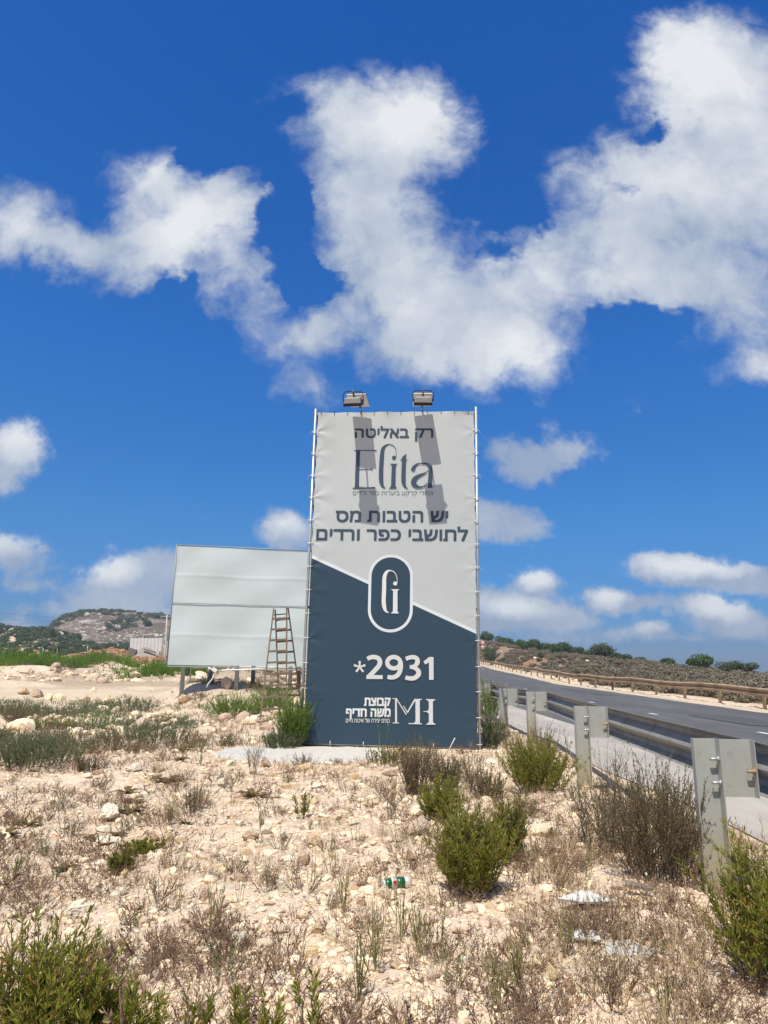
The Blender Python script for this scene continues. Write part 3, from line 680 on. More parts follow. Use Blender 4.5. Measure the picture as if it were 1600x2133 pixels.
layered('company_monogram', [Cc_([(912, 172, 26), (912, 548, 30)]), Cc_([(860, 177, 12), (930, 177, 14)]), Cc_([(860, 546, 13), (956, 546, 13)]), Cc_([(918, 176, 15), (1068, 418, 17)]), Cc_([(1024, 286, 13), (1088, 388, 15)]),
 Cc_([(1082, 392, 20), (1140, 290, 22), (1205, 182, 26)]), Cc_([(1240, 184, 66), (1240, 558, 66)]), Cc_([(1192, 188, 16), (1302, 188, 16)]), Cc_([(1100, 553, 16), (1302, 557, 16)]), poly([(1180, 546), (1207, 515), (1207, 550)], tC),
 Cc_([(1440, 188, 62), (1440, 562, 62)]), Cc_([(1368, 188, 14), (1507, 190, 14)]), Cc_([(1368, 562, 15), (1508, 562, 15)]), poly([(1380, 190), (1500, 190), (1470, 225), (1410, 225)], tC), poly([(1380, 560), (1500, 560), (1470, 525), (1410, 525)], tC),
 Cc_([(1328, 370, 10), (1395, 370, 14)]), poly([(1375, 370), (1410, 335), (1410, 408)], tC)], 'grey_ink', .007)
# pipe frame
def pipe(name, a, b_, r_, m='galv', parent=tower): return MB().tube([a, b_], r_, 10).build(name, m, parent, True)
pipe('frame_pipe', (-.005, .03, -.03), (.01, .03, TH+.06), .024); pipe('frame_pipe', (TW-.005, .03, -.05), (TW+.002, .03, TH+.08), .024)
pipe('frame_pipe', (-.03, .05, .045), (TW+.02, .05, .035), .024); pipe('frame_pipe', (0, .055, TH-.03), (TW, .055, TH-.03), .022)
s = MB(); s.box((TW/2, .075, TH/2), (TW-.075, .012, TH-.12)); s.build('interior_shade_sheet', 'black', tower)  # black sheet stands for the shade inside the tower, seen beside the banner
dp = 1.0
for u in (0.02, TW-.02): pipe('rear_pipe', (u, dp, -.05), (u, dp, TH), .024)
for v in (.5, 2.3, 4.1, TH-.08):
    for u in (.02, TW-.02): pipe('brace_pipe', (u, .06, v), (u, dp, v), .02)
    pipe('brace_pipe', (0, dp, v), (TW, dp, v), .02)
s = MB(); s.box((TW/2, .25, .02-.03), (TW+.05, .35, .07)); s.build('base_rail', 'plastic_black', tower)
for i, tv in enumerate(ties_v):
    for ue, px_ in ((bu0, .0), (bu1, TW)):
        pu = px_; sg = 1 if ue > 1 else -1
        yy = tv+random.uniform(-.01, .01)
        s = MB(); s.tube([(ue-sg*.03, -.014, yy), (ue+sg*.01, -.02, yy+.004), (pu+sg*.028, -.006, yy+.006), (pu+sg*.034, .03, yy+.004), (pu+sg*.02, .06, yy)], .0065, 6)
        if i % 2: s.tube([(pu+sg*.03, .0, yy), (pu+sg*.06, -.03, yy-.02), (pu+sg*.07, -.02, yy-.08)], .002, 4)
        s.build('cable_tie', 'white_plastic', tower, True)
for k_ in range(12):
    u = .12+k_*.245; s = MB(); s.tube([(u, -.012-wob(u, TH-.05), TH-.07), (u, -.02-wob(u, TH-.05), TH-.02), (u, .03, TH+.012), (u, .075, TH-.02)], .0045, 5); s.build('cable_tie', 'ink_black', tower, True)
for u in (.5, 1.05, 2.2): MB().tube([(u, -.02, .10), (u, -.03, .055), (u, .03, .0), (u, .08, .03)], .006, 5).build('cable_tie', 'white_plastic', tower, True)
# foot clamp at the left corner
s = MB(); s.box((-.03, .0, .01), (.14, .12, .03)).box((-.01, .02, .05), (.06, .06, .05)); s.build('foot_clamp', 'galv', tower)

# ------------------------------------------------------------------ floodlights on top of the tower
def floodlight(u, v0, label, yawl, pxs):
    r_ = empty('floodlight', (0, 0, 0), 0, label, 'floodlight', 'solar floodlights on top of the billboard')
    r_.matrix_world = Tm @ Matrix.Translation((u, 0, v0)) @ Matrix.Rotation(yawl, 4, 'Z')
    s = MB(); s.box((0, -.31, .085), (.34, .45, .025), Matrix.Rotation(R(-7), 3, 'X')); s.build('solar_panel_back', 'panel_back', r_, bevel=.004)
    s = MB(); s.box((0, -.31, .106), (.335, .445, .012), Matrix.Rotation(R(-7), 3, 'X')); s.build('solar_panel', 'panel_cell', r_)
    s = MB(); s.tube([(0, .05, -.16), (0, .05, .02), (0, -.06, .045)], .018, 8); s.build('mount_post', 'galv_post', r_, True)
    s = MB(); s.tube([(0, -.04, .045), (0, -.3, .03), (0, -.55, .03), (-.0, -.70, .0)], .016, 8); s.build('arm', 'plastic_black', r_, True)
    # lamp housing hung in a U bracket, facing back and down
    c_ = Vector((-.0, -.77, -.10))
    rot = Matrix.Rotation(R(28), 3, 'X')
    hs = MB(); 
    n_ = [(-.14, -.05), (-.12, .055), (.12, .055), (.14, -.05)]
    vsb = [rot @ Vector((x, -.10, z*.6)) for x, z in [(-.145, -.07), (-.145, .05), (.145, .05), (.145, -.07)]]
    hs.add([c_+rot @ Vector(q) for q in [(-.15, -.14, -.05), (.15, -.14, -.05), (.15, .14, -.05), (-.15, .14, -.05), (-.13, -.11, .05), (.13, -.11, .05), (.13, .11, .05), (-.13, .11, .05)]],
           [(0, 3, 2, 1), (4, 5, 6, 7), (0, 1, 5, 4), (1, 2, 6, 5), (2, 3, 7, 6), (3, 0, 4, 7)])
    hs.build('lamp_housing', 'lamp_grey', r_, bevel=.008)
    s = MB(); s.box(c_+rot @ Vector((0, 0, -.062)), (.31, .29, .055), rot); s.build('lamp_glass_rim', 'plastic_black', r_, bevel=.004)
    s = MB(); s.box(c_+rot @ Vector((0, 0, -.092)), (.27, .19, .006), rot); s.build('lens', 'white_plastic', r_)
    s = MB(); hw = .175; s.tube([c_+Vector((-hw, 0, -.01)), c_+Vector((-hw, -.05, .09)), c_+Vector((-hw+.04, -.07, .13)), c_+Vector((0, -.075, .14)), c_+Vector((hw-.04, -.07, .13)), c_+Vector((hw, -.05, .09)), c_+Vector((hw, 0, -.01))], .0075, 6)
    for sg in (-1, 1): s.box(c_+Vector((sg*.163, 0, -.01)), (.03, .035, .035))
    s.build('bracket', 'plastic_black', r_, True)
    s = MB(); s.beam((0, -.69, -.01), c_+Vector((0, -.075, .14)), .045, .02, (1, 0, 0)); s.build('bracket_clamp', 'plastic_black', r_)
    return r_
ua, _ = T(752, 858); ub, _ = T(879, 853)
floodlight(ua, TH, 'left of the two floodlights with solar panels on top of the tall billboard', R(-4), 0)
floodlight(ub, TH, 'right of the two floodlights with solar panels on top of the tall billboard', R(2), 0)

# concrete pad in front of the tower
vs_ = []; fs_ = []; nr_, na_ = 14, 72
for i in range(nr_+1):
    for k in range(na_):
        a = 2*math.pi*k/na_; q = i/nr_; e_ = 1+.16*float(fbm(math.cos(a)*2.1+4, math.sin(a)*2.1, 4, 12))*2
        x, y = -1.15+1.5*q*e_*math.cos(a), 10.75+1.0*q*e_*math.sin(a)
        vs_.append((x, y, H(x, y)+.014+.012*float(fbm(x*14, y*14, 2, 3))-(.05 if i == nr_ else 0)))
for i in range(nr_):
    for k in range(na_): k2 = (k+1) % na_; fs_.append((i*na_+k, (i+1)*na_+k, (i+1)*na_+k2, i*na_+k2))
s = MB(); s.add(vs_, fs_); tag(s.build('concrete_pad', 'pad', None, True), 'rough grey concrete pad poured in front of the tall billboard', 'concrete pad')

# ------------------------------------------------------------------ blank billboard
A0 = Vector((-6.755, 21.58, 1.215)); A1 = Vector((-.9, 22.75, 1.26)); bh = 3.88
vdir = (A1-A0); bl = Vector((vdir.x, vdir.y, 0)).length; ang = math.atan2(vdir.y, vdir.x)
bb = empty('blank_billboard', (A0.x, A0.y, A0.z), ang, 'wide blank white billboard on round steel posts behind the wooden stepladder', 'billboard')
def sheet(z0, z1, seed):
    nu_, nv_ = 90, 40; vs_ = []
    for j in range(nv_+1):
        for i in range(nu_+1):
            u = .03+(bl-.06)*i/nu_; v = z0+(z1-z0)*j/nv_; q = (v-z0)/(z1-z0)
            zz = .028*math.sin((u*1.1+q*1.6)*1.3+seed)*math.sin(q*3.1)+.02*math.sin(u*2.3-q*4+seed*2)*math.sin(q*3.1) + .012*float(fbm(u*2., v*2, 3, 5))
            zz += .010*math.exp(-((q-.48-.01*math.sin(u*2))/.02)**2)
            vs_.append((u, -zz, v))
    fs_ = [(j*(nu_+1)+i, j*(nu_+1)+i+1, (j+1)*(nu_+1)+i+1, (j+1)*(nu_+1)+i) for j in range(nv_) for i in range(nu_)]
    return npmesh('vinyl_sheet', vs_, fs_, smooth=True)
link('vinyl_sheet', sheet(.05, 1.98, 1), 'vinyl_white', bb); link('vinyl_sheet', sheet(2.0, bh-.04, 4), 'vinyl_white', bb)
for a, b_ in (((0, 0, 0), (0, 0, bh)), ((bl, 0, 0), (bl, 0, bh)), ((0, 0, bh), (bl, 0, bh)), ((0, 0, .0), (bl, 0, .0))):
    MB().tube([a, b_], .02, 8).build('frame_pipe', 'galv_post', bb, True)
MB().tube([(0, -.02, 1.99), (bl, -.02, 1.99)], .009, 6).build('frame_pipe', 'galv_post', bb, True)
MB().box((bl/2, .06, bh/2), (bl-.08, .02, bh-.1)).build('backing_panel', 'galv_post', bb)
Bi = bb.matrix_basis.copy(); Bi = Matrix.Translation(A0) @ Matrix.Rotation(ang, 4, 'Z'); Bn = Bi.inverted()
for px_ in (379, 492, 604):
    q = None
    d = ray(px_, 1430); o_ = Bn @ Vector((0, 0, CH)); dl = Bn.to_3x3() @ d; k = (.13-o_.y)/dl.y; u = (o_+dl*k).x
    wpt = Bi @ Vector((u, .13, 0)); MB().tube([(u, .14, H(wpt.x, wpt.y)-A0.z-.3), (u, .14, bh-.3)], .068, 14).build('post', 'galv_post', bb, True)
for px_ in (437, 526, 622):
    d = ray(px_, 1430); o_ = Bn @ Vector((0, 0, CH)); dl = Bn.to_3x3() @ d; k = (1.9-o_.y)/dl.y; u = (o_+dl*k).x
    wpt = Bi @ Vector((u, 1.9, 0)); MB().tube([(u, 1.9, H(wpt.x, wpt.y)-A0.z-.3), (u, 1.9, bh-.3)], .075, 14).build('post', 'galv_post', bb, True)
    MB().tube([(u, 1.9, bh-.4), (u, .14, bh-.4)], .03, 8).build('strut', 'galv_post', bb, True)
# pipe arm and lamp under the blank billboard
la = P(447, 1396, 21.0)
r_ = empty('arm_lamp', la, 0, 'small white lamp on a long pale pipe under the blank billboard', 'lamp')
s = MB(); s.box((0, 0, 0), (.16, .12, .10), Matrix.Rotation(.5, 3, 'Y')); s.tube([(-.1, 0, .03), (-.2, 0, .07)], .03, 8); s.build('lamp_head', 'white_plastic', r_, bevel=.02)
q = P(628, 1396, 21.2)-la; s = MB(); s.tube([(.05, 0, -.02), (.25, 0, .0), q*.5+Vector((0, 0, .03)), q], .022, 8); s.build('arm', 'galv', r_, True)
q2 = P(430, 1432, 21.0)-la; s = MB(); s.tube([(.0, 0, -.05), (-.05, .02, -.25), q2*.8, q2], .02, 6); s.build('cable', 'white_plastic', r_, True)
# thin pipe rack in the weeds behind the board
g = at(398, 23.5); r_ = empty('pipe_rack', g, 0, 'thin bare pipe rack standing in weeds below the blank billboard', 'rack')
s = MB(); s.tube([(0, 0, -.1), (0.02, 0, 1.2)], .025, 6); s.tube([(.6, 0, -.1), (.6, 0, .55)], .02, 6); s.tube([(0, 0, .15), (1.3, .05, .15)], .018, 6); s.tube([(0, 0, .5), (1.6, .05, .55)], .018, 6); s.build('pipe_frame', 'galv_post', r_, True)

# ------------------------------------------------------------------ stepladder
bL = G(541, 1506); yL = bL.y
def LP(px, py, y): return P(px, py, y)
lad = empty('stepladder', bL, 0, 'tall weathered wooden stepladder standing open in front of the blank billboard', 'ladder')
yt = yL+.75
topA0, topA1 = LP(570, 1270, yt)-bL, LP(597.5, 1268, yt+.1)-bL
botA0 = Vector((0, 0, 0)); a1 = LP(596.5, 1502, yL+.25); botA1 = Vector((a1.x, a1.y, H(a1.x, a1.y)))-bL
topB0, topB1 = LP(573.5, 1272, yt+.04)-bL, LP(600.5, 1268, yt+.14)-bL
b0 = LP(583.5, 1470, yL+1.55); botB0 = Vector((b0.x, b0.y, H(b0.x, b0.y)))-bL
b1 = LP(632, 1470, yL+1.85); botB1 = Vector((b1.x, b1.y, H(b1.x, b1.y)))-bL
for a, b_ in ((botA0, topA0), (botA1, topA1), (botB0, topB0), (botB1, topB1)):
    MB().beam(a-(b_-a)*.01, b_+(b_-a)*.01, .055, .035, (1, .2, 0)).build('rail', 'wood', lad, bevel=.004)
for k_ in range(10):
    f_ = .012+k_*.1
    MB().beam(botA0.lerp(topA0, f_)+Vector((0, -.02, 0)), botA1.lerp(topA1, f_)+Vector((0, -.02, 0)), .028, .05).build('rung', 'wood_step', lad, bevel=.003)
    if k_ >= 1 : MB().beam(botB0.lerp(topB0, f_)+Vector((0, .02, 0)), botB1.lerp(topB1, f_)+Vector((0, .02, 0)), .028, .05).build('rung', 'wood', lad, bevel=.003)
MB().beam(topA0.lerp(topA1, .05)-Vector((0, 0, .13)), topA1-Vector((0, 0, .13)), .06, .03).build('top_step', 'wood', lad)

# ------------------------------------------------------------------ guardrail beside the billboard
Wp = [(0, .312), (.078, .272), (.083, .235), (.012, .175), (.0, .156), (.012, .137), (.083, .077), (.078, .040), (0, 0)]
def px_at_z(px, py, z):
    d = ray(px, py); k = (z-CH)/d.z; return Vector((0, 0, CH))+d*k
tops = [px_at_z(1441, 1540, .88), px_at_z(1196, 1472, .885), px_at_z(1096, 1442, .885), px_at_z(1040, 1431, .93)]
pts = [(p.x, p.y) for p in tops]
dx, dy = pts[1][0]-pts[0][0], pts[1][1]-pts[0][1]
fit = [pts[0]]+pts[1:]
first = (pts[0][0]-dx*.75, pts[0][1]-dy)
second = (pts[0][0]-dx*1.2, pts[0][1]-2*dy)
while fit[-1][1] < 60: fit.append((fit[-1][0]+.06, fit[-1][1]+3.9))
line = [second, first]+fit
gr = empty('guardrail', (line[2][0], line[2][1], 0), 0, 'grey galvanised guardrail with channel posts on the near side of the road', 'guardrail')
go = Vector((line[2][0], line[2][1], 0))
path = []
for i in range(len(line)-1):
    for k_ in range(4):
        f_ = k_/4; path.append((line[i][0]*(1-f_)+line[i+1][0]*f_, line[i][1]*(1-f_)+line[i+1][1]*f_))
path.append(line[-1])
def zrail(y): return float(np.interp(y, [0, 18, 24, 60], [0, .03, .05, .5]))
Pp = [Vector((x+.375, y, .555+zrail(y)))-go for x, y in path]
s = MB(); s.sweep(Pp, Wp, (1, 0, 0)); o = s.build('beam', 'rail_beam', gr); md = o.modifiers.new('thick', 'SOLIDIFY'); md.thickness = .004
pm = None
for i, (x, y) in enumerate(line):
    zt_ = .88+zrail(y); zb = H(x, y)-.25
    b0_ = Vector((x, y, 0))-go
    # channel post: web across the rail, flanges turned towards the viewer
    s = MB(); prof_ = [(0, -.035), (0, 0), (.145, 0), (.145, -.06), (.152, -.06), (.152, .006), (-.006, .006), (-.006, -.035)]
    vs_ = [b0_+Vector((a, b_, z)) for z in (zb, zt_) for a, b_ in prof_]; n8 = 8
    s.add(vs_, [(k_, (k_+1) % n8, (k_+1) % n8+n8, k_+n8) for k_ in range(n8)]+[(8, 9, 10, 15), (10, 11, 12, 13), (10, 13, 14, 15)][:1]+[(9, 10, 13, 14), (10, 11, 12, 13), (8, 9, 14, 15)][:0]+[(15, 8, 9, 14), (14, 9, 10, 13), (13, 10, 11, 12)])
    s.f = [f for f in s.f if f != (8, 9, 10, 15)]; s.mi = s.mi[:len(s.f)]
    po = s.build('post', 'rail_galv', gr)
    s = MB(); prof_ = [(0, -.03), (0, 0), (.20, 0), (.20, -.05), (.206, -.05), (.206, .006), (-.006, .006), (-.006, -.03)]
    sb = b0_+Vector((.16, -.012, 0)); zz0, zz1 = zt_-.345, zt_-.002
    vs_ = [sb+Vector((a, b_, z)) for z in (zz0, zz1) for a, b_ in prof_]
    s.add(vs_, [(k_, (k_+1) % n8, (k_+1) % n8+n8, k_+n8) for k_ in range(n8)]+[(15, 8, 9, 14), (14, 9, 10, 13), (13, 10, 11, 12)])
    s.build('spacer', 'rail_galv', gr)
    if y < 20:
        for a_, z_ in ((.125, zt_-.12), (.125, zt_-.26)):
            s = MB(); q = b0_+Vector((a_, -.035, z_)); s.tube([q+Vector((-.035, 0, .0)), q+Vector((.018, 0, 0))], .009, 8); s.tube([q+Vector((.008, 0, 0)), q+Vector((.020, 0, 0))], .018, 6); s.build('bolt', 'galv', po, True)
        s = MB(); q = sb+Vector((.19, -.035, zt_-.19)); s.tube([q+Vector((-.04, 0, 0)), q+Vector((.01, 0, 0))], .009, 8); s.tube([q+Vector((-.004, 0, 0)), q+Vector((.008, 0, 0))], .019, 6); s.build('bolt', 'rusty', po, True)

# ------------------------------------------------------------------ far guardrail
fr = empty('guardrail', (13.8, 24.7, 0), 0, 'rusty tan guardrail with many short posts along the far side of the road', 'guardrail')
fo = Vector((13.8, 24.7, 0)); ysf = []; y = 12.0
while y < 190: ysf.append(y); y += 3.3
def fx(y): return 13.95+float(bend(y))
def fz(y): return float(np.interp(y, [-50, 24, 50, 65, 87, 120, 200, 400], [-.0, 0, .26, .65, 1.1, 2.1, 4.2, 8]))
Wf = [(-d, z) for d, z in Wp]
pp = [Vector((fx(y), y, fz(y)+.45+.03*math.sin(y*.7)))-fo for y in np.linspace(12, 190, 160)]
s = MB(); s.sweep(pp, Wf, (1, 0, 0)); o = s.build('beam', 'rusty', fr, True); md = o.modifiers.new('thick', 'SOLIDIFY'); md.thickness = .006
for i, y in enumerate(ysf):
    MB().box(Vector((fx(y)+.05, y+.15, fz(y)+.22))-fo, (.09, .13, .75)).build('post', 'rusty_dark' if i == 9 else 'rusty_pale', fr, bevel=.01)

# ------------------------------------------------------------------ road sign
g = P(1006, 1376, 117); g.z = fz(117)+.2
r_ = empty('road_sign', g, 0, 'thin post with two round red-rimmed traffic signs beside the far guardrail', 'road sign')
MB().tube([(0, 0, -.5), (0, 0, 3.9)], .06, 8).build('pole', 'rusty_pale', r_, True)
for z_, t_ in ((3.45, '80'), (2.62, 'car')):
    s = MB(); s.tube([(0, -.05, z_), (0, -.075, z_)], .40, 28); d1 = s.build('sign_disc', 'sign_red', r_)
    s = MB(); s.tube([(0, -.076, z_), (0, -.082, z_)], .29, 28); s.build('sign_face', 'sign_white', d1)
    s = MB()
    if t_ == '80':
        for cx_ in (-.12, .1):
            for cz_ in (.06, -.06):
                s.tube([(cx_+.05*math.cos(a), -.09, z_+cz_+.05*math.sin(a)) for a in np.linspace(0, 2*math.pi, 9)], .018, 4)
    else:
        for cx_ in (-.13, .11): s.box((cx_, -.09, z_-.02), (.16, .01, .08)).box((cx_, -.09, z_+.04), (.09, .01, .06))
    s.build('sign_symbol', 'ink_black', d1)

# ------------------------------------------------------------------ plants and stones: builders
def proj(x, y, z):
    dx_, dy_, dz_ = x, y, z-CH
    f_ = dy_*FW.y+dz_*FW.z; r1 = dx_*RT.x+dy_*RT.y+dz_*RT.z; u1 = dx_*UP.x+dy_*UP.y+dz_*UP.z
    return 800+F*r1/f_, 1066.5-F*u1/f_
def leafset(P0, Dr, L, Wd, r, fold=.35):
    """P0 (n,3) bases, Dr (n,3) unit directions, L (n,), Wd (n,) -> folded lance-shaped leaves"""
    n = len(P0); rv = r.normal(size=(n, 3)); s_ = np.cross(Dr, rv); s_ /= np.linalg.norm(s_, axis=1)[:, None]+1e-9; nn = np.cross(s_, Dr)
    mid = P0+Dr*(L*.45)[:, None]; up_ = nn*(Wd*fold)[:, None]
    tip = P0+Dr*L[:, None]-nn*(L*.12)[:, None]
    V = np.stack([P0, mid+s_*(Wd/2)[:, None]+up_, tip, mid-s_*(Wd/2)[:, None]+up_], 1).reshape(-1, 3)
    b = (np.arange(n)*4)[:, None]; Fc = np.concatenate([b+np.array([[0, 1, 2]]), b+np.array([[0, 2, 3]])], 1).reshape(-1, 3)
    return V, Fc
def tri_tube(p, r0, r1):
    n = len(p); t = np.gradient(p, axis=0); t /= np.linalg.norm(t, axis=1)[:, None]+1e-9
    a = np.cross(t, [0.3, .9, .1]); a /= np.linalg.norm(a, axis=1)[:, None]+1e-9; b = np.cross(t, a); rr_ = np.linspace(r0, r1, n)[:, None]
    V = np.stack([p+(a*math.cos(q)+b*math.sin(q))*rr_ for q in (0, 2.09, 4.19)], 1).reshape(-1, 3); Fs = []
    for i in range(n-1):
        for k in range(3): a0, a1, b0_, b1_ = i*3+k, i*3+(k+1) % 3, (i+1)*3+k, (i+1)*3+(k+1) % 3; Fs += [(a0, a1, b1_), (a0, b1_, b0_)]
    return V, np.array(Fs)
def gen(seed, nst=20, h=.6, rad=.08, spread=.5, ll=.05, lw=.009, lps=40, branch=3, bare=.2, up=.6, bl=.35, sr_=.003, jit=.05, ang=.8, taper=.5, seg=7):
    r = np.random.default_rng(seed); sp = []; LP_, LD, LL = [], [], []
    def leaves(p, n, bare_, fac):
        t = r.uniform(bare_, 1, n)**.85; idx = t*(len(p)-1); i0 = np.minimum(idx.astype(int), len(p)-2); f_ = (idx-i0)[:, None]
        pos = p[i0]*(1-f_)+p[i0+1]*f_; d = p[i0+1]-p[i0]; d /= np.linalg.norm(d, axis=1)[:, None]
        rv = r.normal(size=(n, 3)); rv -= d*(rv*d).sum(1)[:, None]; rv /= np.linalg.norm(rv, axis=1)[:, None]
        dd_ = d*1.0+rv*ang*r.uniform(.5, 1.3, n)[:, None]; dd_ /= np.linalg.norm(dd_, axis=1)[:, None]
        LP_.append(pos); LD.append(dd_); LL.append(ll*r.uniform(.6, 1.15, n)*(1-taper*t*.8)*fac)
    for _ in range(nst):
        a = r.uniform(0, 2*math.pi); q = r.uniform(0, 1)**.6; b0_ = np.array([math.cos(a), math.sin(a), 0])*rad*q
        out_ = np.array([math.cos(a), math.sin(a), 0])*spread*q*r.uniform(.5, 1.2)+np.array([0, 0, 1.0])+r.normal(size=3)*.12; out_ /= np.linalg.norm(out_)
        hh_ = h*r.uniform(.6, 1.0)*(1-.2*q); t = np.linspace(0, 1, seg)[:, None]
        p = b0_+out_*hh_*t + np.array([0, 0, 1])*up*hh_*.25*(t**2-t*.3) + np.cumsum(r.normal(size=(seg, 3))*jit*hh_*.35/seg**.5, 0)
        p[:, 2] = np.maximum(p[:, 2], .0)
        sp.append(tri_tube(p, sr_, sr_*.4)); leaves(p, lps, bare, 1)
        for _b in range(branch):
            ti = r.uniform(.25, .85); i0 = int(ti*(seg-1)); s0 = p[i0]; d = p[i0+1]-p[i0]; d /= np.linalg.norm(d); rv = r.normal(size=3); rv[2] = abs(rv[2])*.3; rv /= np.linalg.norm(rv)
            bd = d*.8+rv*.8; bd /= np.linalg.norm(bd); L = hh_*bl*r.uniform(.5, 1.1); tt = np.linspace(0, 1, 5)[:, None]
            bp_ = s0+bd*L*tt+np.array([0, 0, 1])*L*.35*up*tt**2; bp_[:, 2] = np.maximum(bp_[:, 2], .0); sp.append(tri_tube(bp_, sr_*.6, sr_*.3)); leaves(bp_, max(3, int(lps*bl*1.1)), .1, .85)
    SV, SF, _ = merge(sp); P0 = np.vstack(LP_); Dd = np.vstack(LD); L = np.concatenate(LL)
    LV, LF = leafset(P0, Dd, L, L*(lw/ll), r)
    return (SV, SF), (LV, LF)
def place_plant(name, base, parts, stem_m, leaf_m, label, cat='shrub', group=None, seed=0, leafname='foliage'):
    r_ = empty(name, base, random.uniform(0, 6), label, cat, group)
    rg = np.random.default_rng(seed)
    (SV, SF), (LV, LF) = parts
    link('stems', npmesh('stems', SV, SF, rg.uniform(0, 1, len(SF))), stem_m, r_)
    rv = np.repeat(rg.uniform(0, 1, len(LF)//2), 2); hz_ = LV[LF[:, 0]][:, 2]
    link(leafname, npmesh('foliage', LV, LF, rv), leaf_m, r_)
    return r_
def topz(g, px, py):
    """height of a plant rooted at g whose tip is seen at (px, py)"""
    d = ray(px, py); k = math.hypot(g.x, g.y)/math.hypot(d.x, d.y); return CH+d.z*k-g.z
def mpx(g, w_): return w_*g.y/F*1.03
def shrub(kind, px, py, top, wpx, label, dens=1.0, seed=None, group=None, name=None, cat=None, leaf=None):
    g = G(px, py); hh_ = max(.04, topz(g, px, top)); wd = mpx(g, wpx)/2; seed = seed if seed is not None else int(px*7+py*13); g.z -= .01
    sp_ = min(1.6, max(.08, (wd*.75)/max(hh_, .05)))
    if kind == 'green':
        p = gen(seed, int(32*dens), hh_*.98, wd*.4, sp_*1.25, .060, .012, 46, 4, .12, .6, .40, .0028, jit=.10)
        return place_plant(name or 'green_shrub', g, p, 'twig', leaf or 'green_leaf', label, cat or 'shrub', group, seed)
    if kind == 'sprig':
        p = gen(seed, max(1, int(5*dens)), hh_*.98, .03, sp_, .055, .011, 24, 0, .15, .8, .3, .0025, taper=.3)
        return place_plant(name or 'leafy_sprig', g, p, 'stalk', leaf or 'green_leaf', label, cat or 'sprig', group, seed)
    if kind == 'dry':
        p = gen(seed, int(46*dens), hh_*.98, wd*.4, sp_, .020, .007, 46, 4, .1, .7, .42, .0024, taper=.2)
        return place_plant(name or 'dry_shrub', g, p, 'twig', leaf or 'dry_leaf', label, cat or 'shrub', group, seed)
    if kind == 'twiggy':
        p = gen(seed, int(16*dens), hh_*.98, wd*.3, sp_, .022, .008, 10, 4, .2, .5, .45, .0022, jit=.12, taper=.2)
        return place_plant(name or 'twiggy_shrub', g, p, 'twig', leaf or 'dry_leaf', label, cat or 'shrub', group, seed)
    if kind == 'stalk':
        p = gen(seed, int(9*dens), hh_*.98, wd*.2, sp_, .020, .0035, 26, 2, .1, .8, .4, .0022, jit=.08, ang=.25, taper=.3)
        return place_plant(name or 'thin_weed', g, p, 'stalk', leaf or 'stalk', label, cat or 'weed', group, seed)
    if kind == 'mat':
        p = gen(seed, int(70*dens), hh_, wd*.9, .5, .035, .014, 30, 2, .1, .3, .5, .002)
        return place_plant(name or 'low_shrub', g, p, 'twig', leaf or 'bluegreen_leaf', label, cat or 'shrub', group, seed)

# foreground green shrubs
shrub('green', 62, 2290, 1885, 240, 'large bright green narrow-leaved shrub in the near left corner', 1.05)
shrub('green', 215, 2250, 1990, 200, 'lower green narrow-leaved shrub leaning out of the large corner shrub', .6)
shrub('sprig', 405, 2190, 2035, 60, 'green sprig standing just right of the large corner shrub at the near edge')
shrub('sprig', 310, 2200, 2080, 40, 'short green sprig tucked beside the large corner shrub at the near edge', .7)
shrub('sprig', 490, 2230, 2050, 70, 'green leafy sprig second from the right at the near edge')
shrub('sprig', 558, 2230, 2045, 90, 'tallest loose green sprig in the middle of the near edge')
shrub('sprig', 655, 2230, 2030, 50, 'green sprig at the near edge below the pale broken stones')
shrub('green', 1622, 2060, 1725, 300, 'large bright green shrub beside the base of the nearest guardrail post', 1.5)
shrub('green', 985, 1865, 1655, 185, 'dense green bush in the middle of the stony ground in front of the billboard', 1.9, leaf='green_leaf')
shrub('green', 1060, 1790, 1640, 90, 'green shrub with loose upright shoots on the right flank of the dense middle bush', .7, leaf='olive_leaf')
shrub('green', 915, 1710, 1610, 110, 'small green shrub rising behind the dense middle bush', 1.0)
shrub('dry', 868, 1655, 1525, 85, 'tall dry brown shrub in front of the dark blue part of the billboard', 1.8)
shrub('dry', 930, 1640, 1568, 120, 'low dry brown shrub below the right half of the billboard', 1.6)
shrub('twiggy', 985, 1630, 1545, 90, 'thin twiggy brown weed at the right foot of the billboard', 1.6)
shrub('dry', 1010, 1665, 1590, 120, 'low brown dry shrub between the billboard foot and the dense middle bush', 1.0)
shrub('green', 1118, 1650, 1515, 165, 'rounded green bush with a brown crown beside the second guardrail post', 2.4)
shrub('dry', 1120, 1610, 1492, 150, 'dry brown stems growing out of the rounded bush by the second guardrail post', 1.2)
shrub('dry', 1375, 1830, 1560, 250, 'big dark brown dry bush against the nearest guardrail post', 2.4)
shrub('dry', 1420, 1800, 1600, 90, 'narrow dark dry bush between the big brown bush and the nearest post', .7)
shrub('dry', 1268, 1775, 1585, 230, 'grey-green dry bush left of the big dark brown bush', 1.3, leaf='grey_twig')
shrub('twiggy', 1270, 1640, 1525, 130, 'pale open twiggy shrub between the first and second guardrail posts', 1.0, leaf='grey_twig')
shrub('twiggy', 1200, 1690, 1600, 60, 'small grey-green twiggy weed right of the rounded bush', .8, leaf='bluegreen_leaf')
shrub('sprig', 630, 1705, 1625, 50, 'small green plant on the stones below the left part of the billboard', 1.6, leaf='olive_leaf', name='small_green_plant')
shrub('green', 250, 1820, 1770, 50, 'small olive green tuft among brown weeds left of the stony middle', .35, leaf='olive_leaf')
